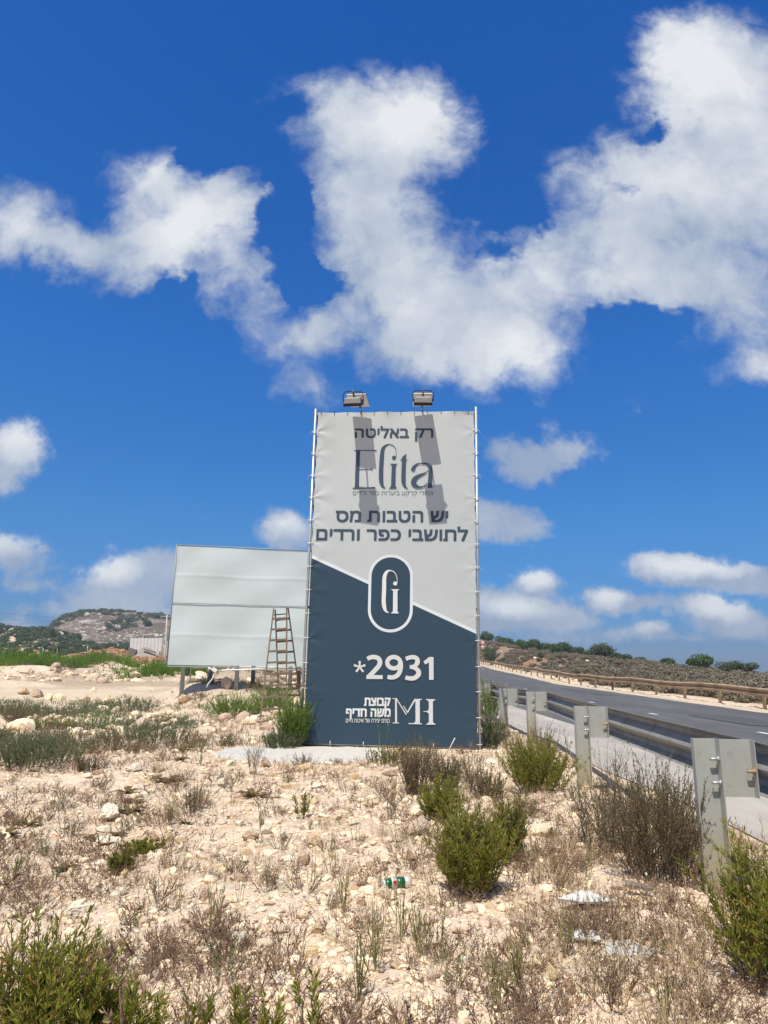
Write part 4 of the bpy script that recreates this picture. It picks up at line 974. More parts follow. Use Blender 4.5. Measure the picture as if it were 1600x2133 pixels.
shrub('mat', 300, 1772, 1745, 80, 'flat light green creeping weed beside the angular pale rocks', .5, leaf='green_leaf', name='creeping_weed', cat='weed')
shrub('twiggy', 405, 1695, 1615, 100, 'open twiggy dark weed left of the stony middle', 1.3)
shrub('twiggy', 530, 1612, 1530, 75, 'twiggy brown weed standing left of the concrete pad', 1.1)
shrub('sprig', 478, 1560, 1508, 22, 'lone dark green upright weed beyond the concrete pad', .6, leaf='bluegreen_leaf', name='upright_weed', cat='weed')
# behind the billboard
shrub('green', 488, 1492, 1428, 200, 'wide green bush below the blank billboard', 3.4, leaf='bright_leaf')
shrub('green', 566, 1476, 1412, 130, 'bright green bush behind the stepladder', 2.4, leaf='bright_leaf')
shrub('green', 613, 1556, 1440, 72, 'bright green bush at the left foot of the tall billboard', 3.0, leaf='bright_leaf')
shrub('mat', 590, 1558, 1515, 70, 'low blue-green weed around the left foot of the tall billboard', 1.6)
shrub('green', 1022, 1500, 1405, 70, 'tall green bush squeezed between the tall billboard and the farthest posts', 1.8, leaf='bright_leaf')
shrub('green', 1022, 1560, 1470, 60, 'dark green bush in the shade at the right edge of the tall billboard', 1.2, leaf='bluegreen_leaf')
shrub('twiggy', 1055, 1560, 1470, 50, 'grey dry weed beside the third guardrail post', 1.0, leaf='grey_twig')
shrub('sprig', 797, 1585, 1415, 16, 'single thin green climbing weed in front of the phone number', .5, leaf='bright_leaf', name='climbing_weed', cat='weed')
shrub('mat', 805, 1592, 1548, 75, 'yellow-green weed at the foot of the billboard below its lettering', .6, leaf='olive_leaf')
shrub('mat', 60, 1595, 1515, 190, 'broad blue-green mat of leaves at the left edge', 3.2)
shrub('mat', 190, 1510, 1474, 80, 'small bright green cushion plant near the dirt track', .5, leaf='bright_leaf')
shrub('mat', 105, 1518, 1486, 80, 'small green cushion plant left of the other cushion near the dirt track', .5, leaf='green_leaf')
shrub('mat', 300, 1548, 1496, 170, 'grey-green low shrub spreading below the blank billboard', 2.0, leaf='bluegreen_leaf')
shrub('dry', 35, 1508, 1466, 90, 'brown and green low bush at the left edge beside the dirt track', .8)
shrub('dry', 190, 1610, 1560, 90, 'low greyish dry shrub left of the pale gravel', .6, leaf='grey_twig')
for px, py, tp, wpx, lb in [(715, 1905, 1790, 75, 'thin green-stalked weed left of the green can'), (782, 2030, 1850, 60, 'tall thin weed on bare ground right of the green can'), (835, 1960, 1835, 80, 'fan of thin green stalks below the green can'),
    (745, 2085, 1905, 40, 'narrow upright stalk weed on bare ground, nearest of the stalk weeds in the middle'), (870, 1960, 1870, 70, 'short stalk weed left of the dense middle bush shade'), (1040, 2110, 1955, 90, 'splayed stalk weed on the near ground right of the middle'),
    (1075, 2050, 1950, 60, 'thin stalk weed behind the splayed one'), (450, 1910, 1820, 70, 'sparse stalk weed left of the loose stones'), (350, 1720, 1640, 30, 'thin stalk weed near the angular pale rocks'), (28, 1840, 1765, 14, 'single green stalk at the left edge'),
    (880, 1990, 1880, 50, 'stalk weed right of the fan of thin stalks'), (545, 1735, 1660, 25, 'thin stalk weed among loose stones left of the small green plant'), (1385, 2120, 2000, 60, 'pale stalk weed in the dry grass at the near right'), (1180, 1990, 1880, 30, 'thin weed right of the near splayed weed')]:
    shrub('stalk', px, py, tp, wpx, lb)
# flat leathery rosettes
def rosette(px, py, wpx, label, n=9):
    g = G(px, py); rad = mpx(g, wpx)/2; r = random.Random(int(px*3+py)); s = MB()
    for i in range(n):
        a = i*2.4+r.uniform(-.3, .3); L = rad*r.uniform(.6, 1.1); wd = L*.32; lift = r.uniform(.05, .5); pts_ = []
        for k_ in range(6):
            f_ = k_/5; z = L*lift*math.sin(f_*2.4)*.7+r.uniform(0, .008); wv = wd*math.sin(math.pi*min(1, f_*.9+.08))*.6
            for sg in (-1, 0, 1):
                pts_.append((math.cos(a)*L*f_-math.sin(a)*wv*sg, math.sin(a)*L*f_+math.cos(a)*wv*sg, z+abs(sg)*wv*.35+r.uniform(-.004, .004)))
        s.add(pts_, [(k_*3+j, k_*3+j+1, k_*3+j+4, k_*3+j+3) for k_ in range(5) for j in range(2)])
    g.z -= .003; o = s.build('leaf_rosette', 'rosette'); o.location = g; return tag(o, label, 'plant', 'leathery olive rosettes')
for px, py, wpx, lb in [(265, 1695, 70, 'wilted olive rosette leaning on the smooth white rock'), (135, 1812, 60, 'wilted olive rosette on bare ground left of the olive green tuft'), (60, 1722, 70, 'limp olive rosette near the left edge'), (15, 1742, 60, 'limp olive rosette at the very left edge'),
    (190, 1748, 50, 'flat brown rosette behind the long pale stone'), (245, 1742, 50, 'flat olive rosette resting on the long pale stone'), (350, 1630, 70, 'yellow olive rosette left of the twiggy brown weed by the pad'), (265, 1652, 60, 'olive rosette above the smooth white rock'),
    (275, 1672, 50, 'small olive rosette right of the smooth white rock'), (380, 1563, 45, 'olive rosette on the pale gravel beyond the weeds'), (375, 1585, 40, 'small flat rosette on the edge of the pale gravel'), (528, 1660, 75, 'dark olive rosette among the stones below the concrete pad'),
    (385, 1716, 35, 'single-leaved yellow rosette beside the open twiggy weed'), (285, 1895, 35, 'curled grey rosette leaf beside the white stones at left'), (880, 1640, 30, 'dry rosette below the tall dry brown shrub')]:
    rosette(px, py, wpx, lb)

# random small plants, individually placed
protoA = [gen(900+i, 5, .13, .02, .7, .022, .004, 16, 1, .05, .5, .5, .0014) for i in range(4)]
protoB = [gen(910+i, 12, .15, .03, 1.0, .012, .006, 9, 3, .2, .3, .6, .0014, jit=.15) for i in range(5)]
protoC = [gen(920+i, 4, .26, .02, .5, .016, .003, 22, 1, .05, .7, .4, .0016, ang=.3) for i in range(4)]
def pmesh(p, m1, m2, sd_):
    rg = np.random.default_rng(sd_); (SV, SF), (LV, LF) = p
    V = np.vstack([SV, LV]); Fc = np.vstack([SF, LF+len(SV)]); me = npmesh('weed', V, Fc, np.concatenate([rg.uniform(0, 1, len(SF)), np.repeat(rg.uniform(0, 1, len(LF)//2), 2)]))
    me.materials.append(MATS[m1]); me.materials.append(MATS[m2]); me.polygons.foreach_set('material_index', np.concatenate([np.zeros(len(SF), int), np.ones(len(LF), int)]).astype(np.int32)); return me
mA = [pmesh(p, 'stalk', 'bluegreen_leaf', 1) for p in protoA]; mB = [pmesh(p, 'twig', 'litter', 2) for p in protoB]; mC = [pmesh(p, 'stalk', 'stalk', 3) for p in protoC]
def region(px, py):
    """words for where a small thing lies"""
    side = 'at the left edge' if px < 200 else ('below the blank billboard' if px < 420 else ('below the stepladder' if px < 630 else ('below the billboard monogram' if px < 900 else ('by the dense middle bush' if px < 1110 else 'towards the guardrail'))))
    depth = 'at the very front' if py > 1980 else ('close to the viewer' if py > 1850 else ('halfway to the billboard' if py > 1710 else ('nearer the billboard' if py > 1630 else 'level with the billboard foot')))
    return side, depth
r2 = random.Random(5)
for k_ in range(230):
    D_ = 2.6*(20/2.6)**(r2.random()**1.0); a = R(r2.uniform(-31, 24)); x, y = D_*math.sin(a), D_*math.cos(a)
    if 2.7 < x < 15 or ((x+1.15)**2/2.1+(y-10.75)**2 < 1) or (abs(x-.2) < 1.9 and 11 < y < 13): continue
    z = H(x, y); px, py = proj(x, y, z)
    if not (-10 < px < 1610 and py < 2150): continue
    typ = r2.choice('ABBBAC'); ms = {'A': mA, 'B': mB, 'C': mC}[typ]; sc_ = r2.uniform(.5, 1.25)*(1+.04*D_)
    side, depth = region(px, py)
    o = bpy.data.objects.new({'A': 'green_weed', 'B': 'dry_weed', 'C': 'stalk_weed'}[typ], r2.choice(ms)); COL.objects.link(o)
    o.location = (x, y, z-.008); o.rotation_euler = (0, 0, r2.uniform(0, 6)); o.scale = (sc_, sc_, sc_*r2.uniform(.8, 1.3))
    nm = {'A': 'small blue-green weed', 'B': 'small brown dry weed', 'C': 'small wispy stalk weed'}[typ]
    tag(o, f'{nm} {side}, {depth}', 'weed', f'{nm}s {side}, {depth}')

# dead ground cover: nobody could count it
def cover(name, protos, n, mfun, scl, mname, label, dmin=2.3, dmax=26, amin=-46, amax=36, tilt=.5, seed=1, xr=None):
    r = np.random.default_rng(seed); D_ = dmin*(dmax/dmin)**r.uniform(0, 1, n); a = np.radians(r.uniform(amin, amax, n)); x = D_*np.sin(a); y = D_*np.cos(a)
    ok = ~((x > 2.9) & (x < 14.2)) & ~(((x+1.15)/1.45)**2+((y-10.75)/.95)**2 < 1) & ~((x > -1.4) & (x < 1.7) & (y > 11.3) & (y < 12.8))
    px, py = proj(x, y, 0*x); ok &= r.uniform(0, 1, n) < mfun(x, y, px, py); x, y, px, py = x[ok], y[ok], px[ok], py[ok]; n = len(x)
    z = terrain(x, y)-.006; parts = []; pick = r.integers(0, len(protos), n); s_ = r.lognormal(0, .35, n)*scl*(1+.02*np.hypot(x, y))
    for i, p in enumerate(protos):
        q = pick == i
        if q.sum() == 0: continue
        V, Fc, ix = scatter(p, np.stack([x, y, z], 1)[q], s_[q], r.uniform(0, 6.28, q.sum()), r.normal(0, tilt*.3, q.sum())); parts.append((V, Fc))
    V, Fc, _ = merge(parts); nf = len(Fc); rnd = np.repeat(r.uniform(0, 1, nf//6+1), 6)[:nf]
    o = link(name, npmesh(name, V, Fc, rnd), mname); tag(o, label, None, None, 'stuff'); return o
def comb(p): (a, b), (c, d) = p; return np.vstack([a, c]), np.vstack([b, d+len(a)])
litt = [comb(gen(930+i, 9, .085, .05, 1.6, .010, .006, 5, 2, .2, .1, .7, .0014, jit=.2, seg=4)) for i in range(5)]
grs = [comb(gen(940+i, 9, .12, .05, 1.0, .03, .003, 4, 0, .1, .3, .4, .0012, jit=.15, seg=4)) for i in range(4)]
def m_litter(x, y, px, py):
    n = fbm(x*.9, y*.9, 4, 61)
    d = sst(-.10, .10, n-.01)
    st = np.exp(-(((px-700)/190)**2+((py-1780)/190)**2))           # open stones
    d = d*(1-.85*st)
    d = np.maximum(d*.8, sst(900, 1020, px)*(py > 1640)*.62*sst(-.18, .05, n))
    d = np.maximum(d, (py < 1720)*(py > 1500)*(px < 600)*.6*sst(-.12, .05, n))
    d = d*(1-.45*sst(1930, 2050, py)*(px > 520))
    d = np.maximum(d, .95*np.exp(-(((px-370)/120)**2+((py-2000)/90)**2)**2)*sst(-.2, 0, n))
    d = np.maximum(d, .10)
    d = d*(1-.8*np.exp(-(((px-480)/150)**2+((py-1575)/14)**2)))
    return d
cover('dead_weeds', litt, 13500, m_litter, 1.0, 'litter', 'brown dead weeds scattered over the stony ground', seed=3)
def m_grass(x, y, px, py):
    n = fbm(x*1.1+9, y*1.1, 4, 71)
    return np.clip(sst(980, 1200, px)*.6*sst(-.10, .1, n) + sst(.0, .14, n)*.25 + (py < 1640)*.3*sst(-.05, .1, n), 0, 1)
cover('dry_grass', grs, 6000, m_grass, 1.0, 'straw', 'straw-coloured dry grass in the stony ground', seed=4)
def m_far(x, y, px, py): return (px < 640)*sst(-.08, .08, fbm(x*.35, y*.35, 3, 77))*(y < 60)
cover('green_ground_cover', [comb(gen(950+i, 12, .30, .16, .8, .06, .014, 14, 1, .05, .4, .5, .003, seg=4)) for i in range(3)], 5200, lambda x, y, px, py: (px < 520)*sst(35, 40, y)*sst(.05, .12, fbm(x*.16+4, y*.12, 3, 78))*1.0, .85, 'bright_leaf', 'green weeds growing over the spoil heaps beyond the dirt track', dmin=34, dmax=72, amin=-36, amax=-8, seed=5)
cover('brown_ground_cover', [comb(gen(960+i, 12, .26, .14, 1.0, .04, .012, 10, 2, .05, .3, .5, .003, seg=4)) for i in range(3)], 8000, lambda x, y, px, py: (px < 640)*sst(-.02, .10, fbm(x*.35, y*.35, 3, 77))*(.45+.4*sst(13, 17, y))*(1-sst(17.5, 20.5, y)*(1-sst(38, 44, y))*(px < 380)), .45, 'dry_leaf', 'brown dry weeds around the dirt track and blank billboard', dmin=9, dmax=80, amin=-36, amax=-4, seed=6)
cover('olive_ground_cover', [comb(gen(970+i, 10, .20, .12, 1.0, .04, .012, 10, 1, .05, .3, .5, .003, seg=4)) for i in range(3)], 2600, lambda x, y, px, py: (px < 640)*sst(-.04, .08, fbm(x*.4+3, y*.4, 3, 79))*(1-sst(20.5, 23, y)*(px < 380)), .6, 'bluegreen_leaf', 'grey-green low weeds left of the tall billboard', dmin=12, dmax=26, amin=-34, amax=-4, seed=7)

# ------------------------------------------------------------------ stones
hi = [rockproto(3, 100+i, 15, .75) for i in range(7)]; lo = [rockproto(1, 120+i, 8, .7) for i in range(6)]; lo0 = [rockproto(0, 130+i, 3, .7) for i in range(4)]
mat('tan_rock', (.56, .39, .23), .9, var=.22, vscale=5, bump=.5, bscale=14, rnd=.3, dark=(.62, .52, .40), dscale=2.6, dthr=(.48, .6))
hm = [npmesh('stone', v, f, smooth=False) for v, f in hi]
for q in hm: q.materials.append(MATS['rock'])
hw_ = [npmesh('white_stone', v, f) for v, f in hi]
for q in hw_: q.materials.append(MATS['white_rock'])
ht_ = [npmesh('tan_stone', v, f) for v, f in hi]
for q in ht_: q.materials.append(MATS['tan_rock'])
def stone(px, py, wpx, hpx, label, k=0, white=False, rot=0, g=None, name='stone', cat='stone', group=None):
    g = G(px, py) if g is None else g; wd = mpx(g, wpx)/2; hh_ = wd*hpx/wpx*1.25
    o = bpy.data.objects.new(name, (hw_ if white else (ht_ if any(c_ in label for c_ in ('orange', 'brown', 'peach', 'tan ')) and k % 3 else hm))[k % 7]); COL.objects.link(o); o.location = (g.x, g.y, g.z+hh_*.28); o.scale = (wd*1.1, wd*.95, hh_*1.5); o.rotation_euler = (random.uniform(-.2, .2), random.uniform(-.2, .2), rot)
    return tag(o, label, cat, group)
for i, (px, py, wp, hp_, wh, lb) in enumerate([
    (875, 1735, 78, 48, 0, 'large beige boulder half hidden by the dense middle bush'), (232, 1697, 75, 32, 1, 'smooth white rock in brown weeds at left'), (350, 1752, 48, 30, 0, 'angular pale rock with a brown shaded face'), (312, 1748, 40, 26, 0, 'yellowish rock left of the angular pale rock'),
    (378, 1758, 30, 24, 0, 'small blocky rock right of the angular pale rock'), (222, 1752, 70, 14, 1, 'long low pale stone under the olive rosette'), (235, 1878, 42, 30, 1, 'chunky white stone above the corner shrub'), (255, 1862, 34, 20, 1, 'flat white stone behind the chunky white one'),
    (158, 1905, 70, 28, 1, 'wide flat pale slab behind the large corner shrub'), (332, 1778, 20, 14, 1, 'small bright white stone below the angular pale rock'), (362, 1776, 34, 14, 0, 'flat reddish-edged stone below the angular pale rock'), (500, 1965, 44, 30, 1, 'bright white pointed stone left of the loose middle'),
    (550, 1975, 60, 22, 0, 'long pale stone with orange underside'), (640, 1998, 52, 40, 0, 'pale stone lying low right of the long orange stone'), (232, 2105, 55, 34, 0, 'brown-orange stone beside the large corner shrub'), (322, 2085, 30, 26, 1, 'round white stone right of the corner shrub'),
    (1150, 2040, 32, 40, 0, 'upright pale and orange stone on the near right ground'), (1190, 2066, 34, 24, 0, 'rounded tan stone beside the upright orange stone'), (630, 1915, 36, 24, 0, 'peach-coloured stone left of the thin stalk weeds'), (590, 1855, 32, 40, 1, 'tall white stone beside a dark weed'),
    (572, 1870, 32, 24, 1, 'white stone in front of the tall white stone'), (800, 1815, 34, 24, 0, 'tan stone above the green can'), (775, 1812, 28, 20, 0, 'yellow-tan stone left of the tan stone above the green can'), (850, 1788, 50, 18, 0, 'flat pale stone right of the tan stones'),
    (802, 1870, 55, 26, 0, 'flat cream stone below the green can'), (690, 1790, 26, 18, 0, 'brown stone on the loose stones'), (605, 1800, 36, 22, 1, 'pale round-backed stone in the loose stones'), (770, 1680, 34, 24, 0, 'pale stone upslope of the loose stones'),
    (805, 1685, 34, 22, 1, 'pale wedge stone beside the other upslope stone'), (715, 1702, 40, 18, 0, 'flat beige stone right of the small green plant'), (735, 1740, 42, 12, 0, 'thin brown slab on the loose stones'), (965, 2010, 26, 20, 1, 'white stone near the splayed stalk weed'),
    (905, 2040, 40, 26, 0, 'rounded beige stone left of the splayed stalk weed'), (690, 1960, 40, 50, 1, 'tall pale stone left of the narrow upright stalk'), (590, 1745, 34, 22, 1, 'white stone left of the loose stones'), (520, 1750, 60, 26, 0, 'low tan stone near the thin stalk weed'),
    (560, 1735, 40, 22, 1, 'pale flat stone near the thin stalk weed'), (470, 1810, 50, 16, 0, 'orange flat stone in the bare middle left'), (975, 1705, 50, 20, 0, 'small beige boulder behind the middle bush'), (1125, 1735, 80, 24, 0, 'crumbly yellow rock mound right of the middle bush'),
    (1095, 1740, 26, 16, 0, 'brown knob of rock on the yellow mound'), (1150, 1738, 26, 16, 1, 'pale knob of rock on the yellow mound'), (1258, 1962, 70, 14, 1, 'flat pale stone slab in the dry grass')]):
    stone(px, py, wp, hp_, lb, i, bool(wh), random.uniform(0, 6))
r3 = random.Random(9); n_st = 0
while n_st < 215:
    D_ = 2.5*(14/2.5)**r3.random(); a = R(r3.uniform(-30, 22)); x, y = D_*math.sin(a), D_*math.cos(a)
    if x > 2.6 or ((x+1.15)**2/2.1+(y-10.75)**2 < 1) or (abs(x-.2) < 1.9 and 11.2 < y < 13): continue
    px, py = proj(x, y, H(x, y))
    if not (0 < px < 1600 and 1590 < py < 2133): continue
    wgt = .25+.75*math.exp(-((px-680)/260)**2)
    if r3.random() > wgt: continue
    side, depth = region(px, py); wh = r3.random() < .4; sz = r3.lognormvariate(math.log(23), .4)
    nm = 'small white stone' if wh else 'small tan stone'
    stone(px, py, sz, sz*r3.uniform(.3, .62), f'{nm} {side}, {depth}', r3.randint(0, 6), wh, r3.uniform(0, 6), Vector((x, y, H(x, y))), group=f'{nm}s {side}, {depth}'); n_st += 1
def gravel(name, protos, n, mfun, smed, ssig, dmin, dmax, amin, amax, mname, label, seed, flat=1, grow=.0):
    r = np.random.default_rng(seed); D_ = dmin*(dmax/dmin)**r.uniform(0, 1, n); a = np.radians(r.uniform(amin, amax, n)); x = D_*np.sin(a); y = D_*np.cos(a)
    px, py = proj(x, y, 0*x); ok = r.uniform(0, 1, n) < mfun(x, y, px, py); x, y = x[ok], y[ok]; n = len(x); z = terrain(x, y)
    s_ = np.minimum(r.lognormal(math.log(smed), ssig, n)*(1+grow*np.hypot(x, y)), smed*4.5*(1+grow*np.hypot(x, y))); pick = r.integers(0, len(protos), n); parts = []; rn = []
    for i, p in enumerate(protos):
        q = pick == i
        if q.sum() == 0: continue
        sc_ = np.stack([s_[q], s_[q], s_[q]*flat], 1); V, Fc, ix = scatter(p, np.stack([x, y, z+s_*.14], 1)[q], sc_, r.uniform(0, 6.28, q.sum()), r.normal(0, .25, q.sum())); parts.append((V, Fc)); rn.append(r.beta(2.2, 1.8, q.sum())[ix])
    V, Fc, _ = merge(parts); return tag(link(name, npmesh(name, V, Fc, np.concatenate(rn)), mname), label, None, None, 'stuff')
notpave = lambda x, y: ~((x > 3.0) & (x < 13.6))*~(((x+1.15)/1.4)**2+((y-10.75)/.9)**2 < 1)
gravel('loose_stones', lo, 26000, lambda x, y, px, py: notpave(x, y)*(.35+.65*np.exp(-((px-680)/300)**2)*1.0), .0108, .64, 2.3, 15, -46, 34, 'pebble', 'loose tan stones strewn over the ground', 21, flat=.75, grow=.06)
gravel('pebbles', lo0, 42000, lambda x, y, px, py: notpave(x, y)*1.0, .0055, .45, 2.2, 13, -46, 34, 'pebble', 'fine pale pebbles covering the ground', 22, grow=.08)
gravel('verge_stones', lo, 1500, lambda x, y, px, py: (x-bend(y) > 14.2)*(x < 22)*sst(-.02, .1, fbm(x*.3, y*.15, 3, 5)), .07, .5, 18, 130, 5, 45, 'far_rock', 'pale rubble along the foot of the scrub beyond the far guardrail', 23, grow=.006)
gravel('rubble', lo, 5200, lambda x, y, px, py: (px < 640)*(.28+.72*sst(24, 34, y))*(1-.92*sst(18, 20, y)*(1-sst(33, 36, y))*(px < 400))*sst(-.10, .06, fbm(x*.14+7, y*.18, 3, 15)), .05, .65, 14, 90, -38, -3, 'pebble', 'pale rubble and spoil around the dirt track', 24, grow=.03)
gravel('red_rubble', lo, 3200, lambda x, y, px, py: (px < 480)*1.0, .22, .5, 105, 160, -34, -12, MATS['far_rock'], 'reddish rubble bank far left below the wooded ridge', 25) 
mat('red_rock', (.40, .20, .12), .95, rnd=.35, attr='rnd'); bpy.data.objects['red_rubble'].data.materials[0] = MATS['red_rock']
gravel('hill_outcrops', lo, 5500, lambda x, y, px, py: sst(-.02, .14, fbm(x*.03, y*.03, 4, 33))*1.0, .46, .5, 205, 385, -36, -3, MATS['far_rock'], 'pale rock outcrops all over the far rocky hill', 26)
# boulders along the track
for i, (px, py, wp, hp_, lb) in enumerate([(48, 1447, 44, 20, 'tan boulder at the left end of the row beside the dirt track'), (78, 1452, 34, 20, 'orange-tan boulder second in the row beside the dirt track'), (103, 1458, 34, 20, 'cream boulder in the row where the track bends'), (122, 1460, 34, 20, 'red-veined boulder in the middle of the track row'),
    (150, 1466, 40, 18, 'low pale boulder right of the red-veined one'), (178, 1462, 38, 22, 'grey-pink boulder below the dirt track'), (205, 1465, 24, 18, 'small upright pale boulder near the end of the track row'), (228, 1463, 40, 20, 'long grey boulder at the right end of the track row'),
    (315, 1507, 70, 26, 'big pale boulder low in the weeds below the blank billboard'), (20, 1516, 44, 12, 'low tan boulder at the left edge below the bushes'), (100, 1500, 30, 12, 'small orange boulder among the cushions near the track'), (385, 1462, 50, 26, 'bulky tan boulder behind the left leg of the blank billboard'),
    (420, 1420, 44, 26, 'big white boulder behind the legs of the blank billboard'), (470, 1432, 30, 30, 'tan boulder between the legs of the blank billboard'), (520, 1425, 40, 20, 'cream boulder seen under the blank billboard'), (395, 1400, 40, 20, 'pale boulder under the left corner of the blank billboard')]):
    stone(px, py, wp, hp_, lb, i+2, i in (4, 12), random.uniform(0, 6), name='boulder', cat='boulder')
for i, (px, D_, wp, hp_) in enumerate([(210, 95, 16, 10), (228, 100, 14, 12), (243, 92, 12, 8), (256, 90, 14, 10), (275, 88, 16, 12), (292, 86, 18, 14), (310, 86, 16, 12), (322, 84, 18, 12), (335, 84, 16, 16), (262, 78, 18, 8), (285, 76, 20, 8), (300, 74, 14, 8), (345, 80, 14, 12), (4, 60, 30, 26), (250, 118, 10, 8), (268, 110, 12, 9)]):
    g = at(px, D_); stone(px, 0, wp, hp_, 'pale boulder heaped in front of the far grey concrete wall', i, i % 3 == 0, random.uniform(0, 6), g, 'boulder', 'boulder', 'boulders heaped before the far wall')
# rocks on the scrub hill at right
for i, (px, D_, wp, hp_, lb) in enumerate([(1115, 90, 20, 9, 'large cream boulder in the scrub above the far guardrail'), (1130, 95, 10, 6, 'small grey boulder right of the large cream one'), (1060, 110, 16, 5, 'flat pale boulder high in the scrub near the road sign'), (1205, 88, 18, 7, 'grey boulder on the scrub crest below the trees'), (1225, 86, 12, 8, 'pointed pale boulder on the scrub crest'),
    (1335, 60, 24, 8, 'pale grey boulder in the scrub right of centre'), (1305, 50, 18, 6, 'low cream boulder in the reddish scrub'), (1375, 55, 16, 8, 'brownish boulder in the scrub towards the lone tree'), (1036, 100, 18, 6, 'cream boulder just right of the road sign'), (1150, 60, 16, 8, 'pale boulder on the roadside heap'), (1165, 58, 18, 9, 'white boulder on the roadside heap'), (1185, 57, 14, 8, 'rounded boulder on the roadside heap'), (1200, 55, 16, 6, 'low boulder at the end of the roadside heap')]):
    stone(px, 0, wp, hp_, lb, i, i % 2 == 0, random.uniform(0, 6), at(px, D_), 'boulder', 'boulder')

# ------------------------------------------------------------------ trees and far bushes
def crown(seed, n, lobes_, leaf, squash=.8):
    """leaf-sized faces through several lobes of a crown of unit radius"""
    r = np.random.default_rng(seed); cs = []
    for i in range(lobes_):
        a = r.uniform(0, 6.28); q = r.uniform(.2, .62); cs.append((math.cos(a)*q, math.sin(a)*q, r.uniform(-.3, .45)*squash, r.uniform(.28, .5)))
    cs.append((0, 0, .1, .6)); k = r.integers(0, len(cs), n); c = np.array(cs)[k]; d = r.normal(size=(n, 3)); d /= np.linalg.norm(d, axis=1)[:, None]
    rad = c[:, 3]*r.uniform(.45, 1.08, n)**.5; p = c[:, :3]+d*rad[:, None]*np.array([1, 1, squash])
    p = p + .05*r.normal(size=p.shape)
    nrm = d+r.normal(size=(n, 3))*.5; nrm /= np.linalg.norm(nrm, axis=1)[:, None]; t1 = np.cross(nrm, r.normal(size=(n, 3))); t1 /= np.linalg.norm(t1, axis=1)[:, None]; t2 = np.cross(nrm, t1)
    s_ = leaf*r.uniform(.5, 1.3, n)[:, None]; V = np.stack([p-t1*s_, p+t2*s_*.6, p+t1*s_, p-t2*s_*.6], 1).reshape(-1, 3); b = (np.arange(n)*4)[:, None]
    Fc = np.concatenate([b+np.array([[0, 1, 2]]), b+np.array([[0, 2, 3]])], 1).reshape(-1, 3)
    return V, Fc, np.repeat(np.clip(r.normal(.5, .2, n)+np.array([r.uniform(-.25, .25) for _ in cs])[k], 0, 1), 2)
def crownmesh(seed, n, lb, leaf, m, sq=.8):
    V, Fc, rn = crown(seed, n, lb, leaf, sq); me = npmesh('crown', V, Fc, rn); me.materials.append(MATS[m]); return me
CT = [crownmesh(200+i, 2600, 7, .075, 'tree_leaf') for i in range(5)]; CS = [crownmesh(210+i, 2200, 7, .08, 'tree_leaf_soft', .75) for i in range(4)]
CB = [crownmesh(220+i, 2600, 7, .055, 'far_bush', .6) for i in range(5)]; CG = [crownmesh(230+i, 2200, 7, .06, 'far_bush_green', .6) for i in range(3)]
s = MB(); s.tube([(0, 0, -.9), (.03, 0, -.3), (0, .02, .2)], [.09, .06, .03], 7)
for a in (0, 2.1, 4.2): s.tube([(.02, 0, -.3), (.25*math.cos(a), .25*math.sin(a), .05), (.45*math.cos(a), .45*math.sin(a), .3)], [.045, .03, .012], 5)
trunk_me = bpy.data.meshes.new('trunk'); trunk_me.from_pydata(s.v, [], s.f); trunk_me.materials.append(MATS['bark'])
def tree(px, D_, wpx, hpx, label, ms, k, group=None, sink=.0, name='tree', cat='tree'):
    if px > 900: wpx *= 1.35; hpx *= 1.55
    g = at(px, D_); rad = wpx*D_/F/2; hh_ = hpx*D_/F/2
    r_ = empty(name, (g.x, g.y, g.z), random.uniform(0, 6), label, cat, group)
    c = link('crown', ms[k % len(ms)], None, r_); c.scale = (rad*1.1, rad*1.1, hh_*1.35); c.location = (0, 0, hh_*(1.0-sink))
    t_ = link('trunk', trunk_me, None, r_); t_.scale = (rad, rad, hh_*1.2); t_.location = (0, 0, hh_*(1.0-sink)); return r_
def ridgeD(px): return float(np.interp(px, [960, 1003, 1100, 1250, 1400, 1500, 1600], [190, 175, 155, 130, 110, 95, 80]))
for i, (px, dd_, wp, hp_, lb) in enumerate([(1017, -4, 26, 19, 'round dark tree at the left end of the ridge beside the billboard'), (1046, -4, 22, 16, 'dark tree second from the left on the ridge'), (1062, -4, 24, 15, 'broad tree on the ridge right of the second one'), (1078, -6, 16, 12, 'small dark tree low on the ridge crest'),
    (1095, -3, 16, 13, 'small round tree between two broad ones on the ridge'), (1113, -5, 24, 20, 'domed green tree on the middle of the ridge'), (1092, -32, 24, 17, 'green tree standing downslope of the ridge crest'), (1120, -22, 26, 20, 'bright green tree just below the ridge crest'), (1140, -8, 30, 17, 'broad tree right of the domed one'), (1163, -10, 16, 13, 'small dark-topped tree along the ridge'),
    (1160, -30, 24, 17, 'dark round tree downslope in the middle of the ridge'), (1182, -14, 34, 20, 'tall broad green tree on the right half of the ridge'), (1205, -14, 24, 15, 'low green tree right of the tall broad one'), (1225, -14, 24, 12, 'small tree in the declining part of the ridge'), (1250, -18, 50, 24, 'widest dark green tree group crown on the ridge'), (1280, -16, 26, 14, 'low dark tree right of the widest crown'),
    (1305, -16, 30, 12, 'flat tree near the right end of the wooded ridge'), (1330, -16, 24, 10, 'last small tree at the right end of the wooded ridge'), (1393, -20, 32, 14, 'small dome-shaped bush-tree alone on the skyline'), (1456, -22, 44, 28, 'lone dark green tree on the skyline at right'), (1520, -20, 34, 20, 'soft grey-green tree right of the lone dark tree'), (1550, -20, 40, 22, 'wide grey-green tree near the right edge'), (1022, -60, 24, 30, 'ragged green tree behind the road sign'), (1128, -60, 12, 10, 'small dark green bush above the far guardrail')]):
    soft = lb.startswith(('soft', 'wide', 'ragged')); tree(px, ridgeD(px)+dd_, wp, hp_, lb, CS if soft else CT, i, sink=.25)
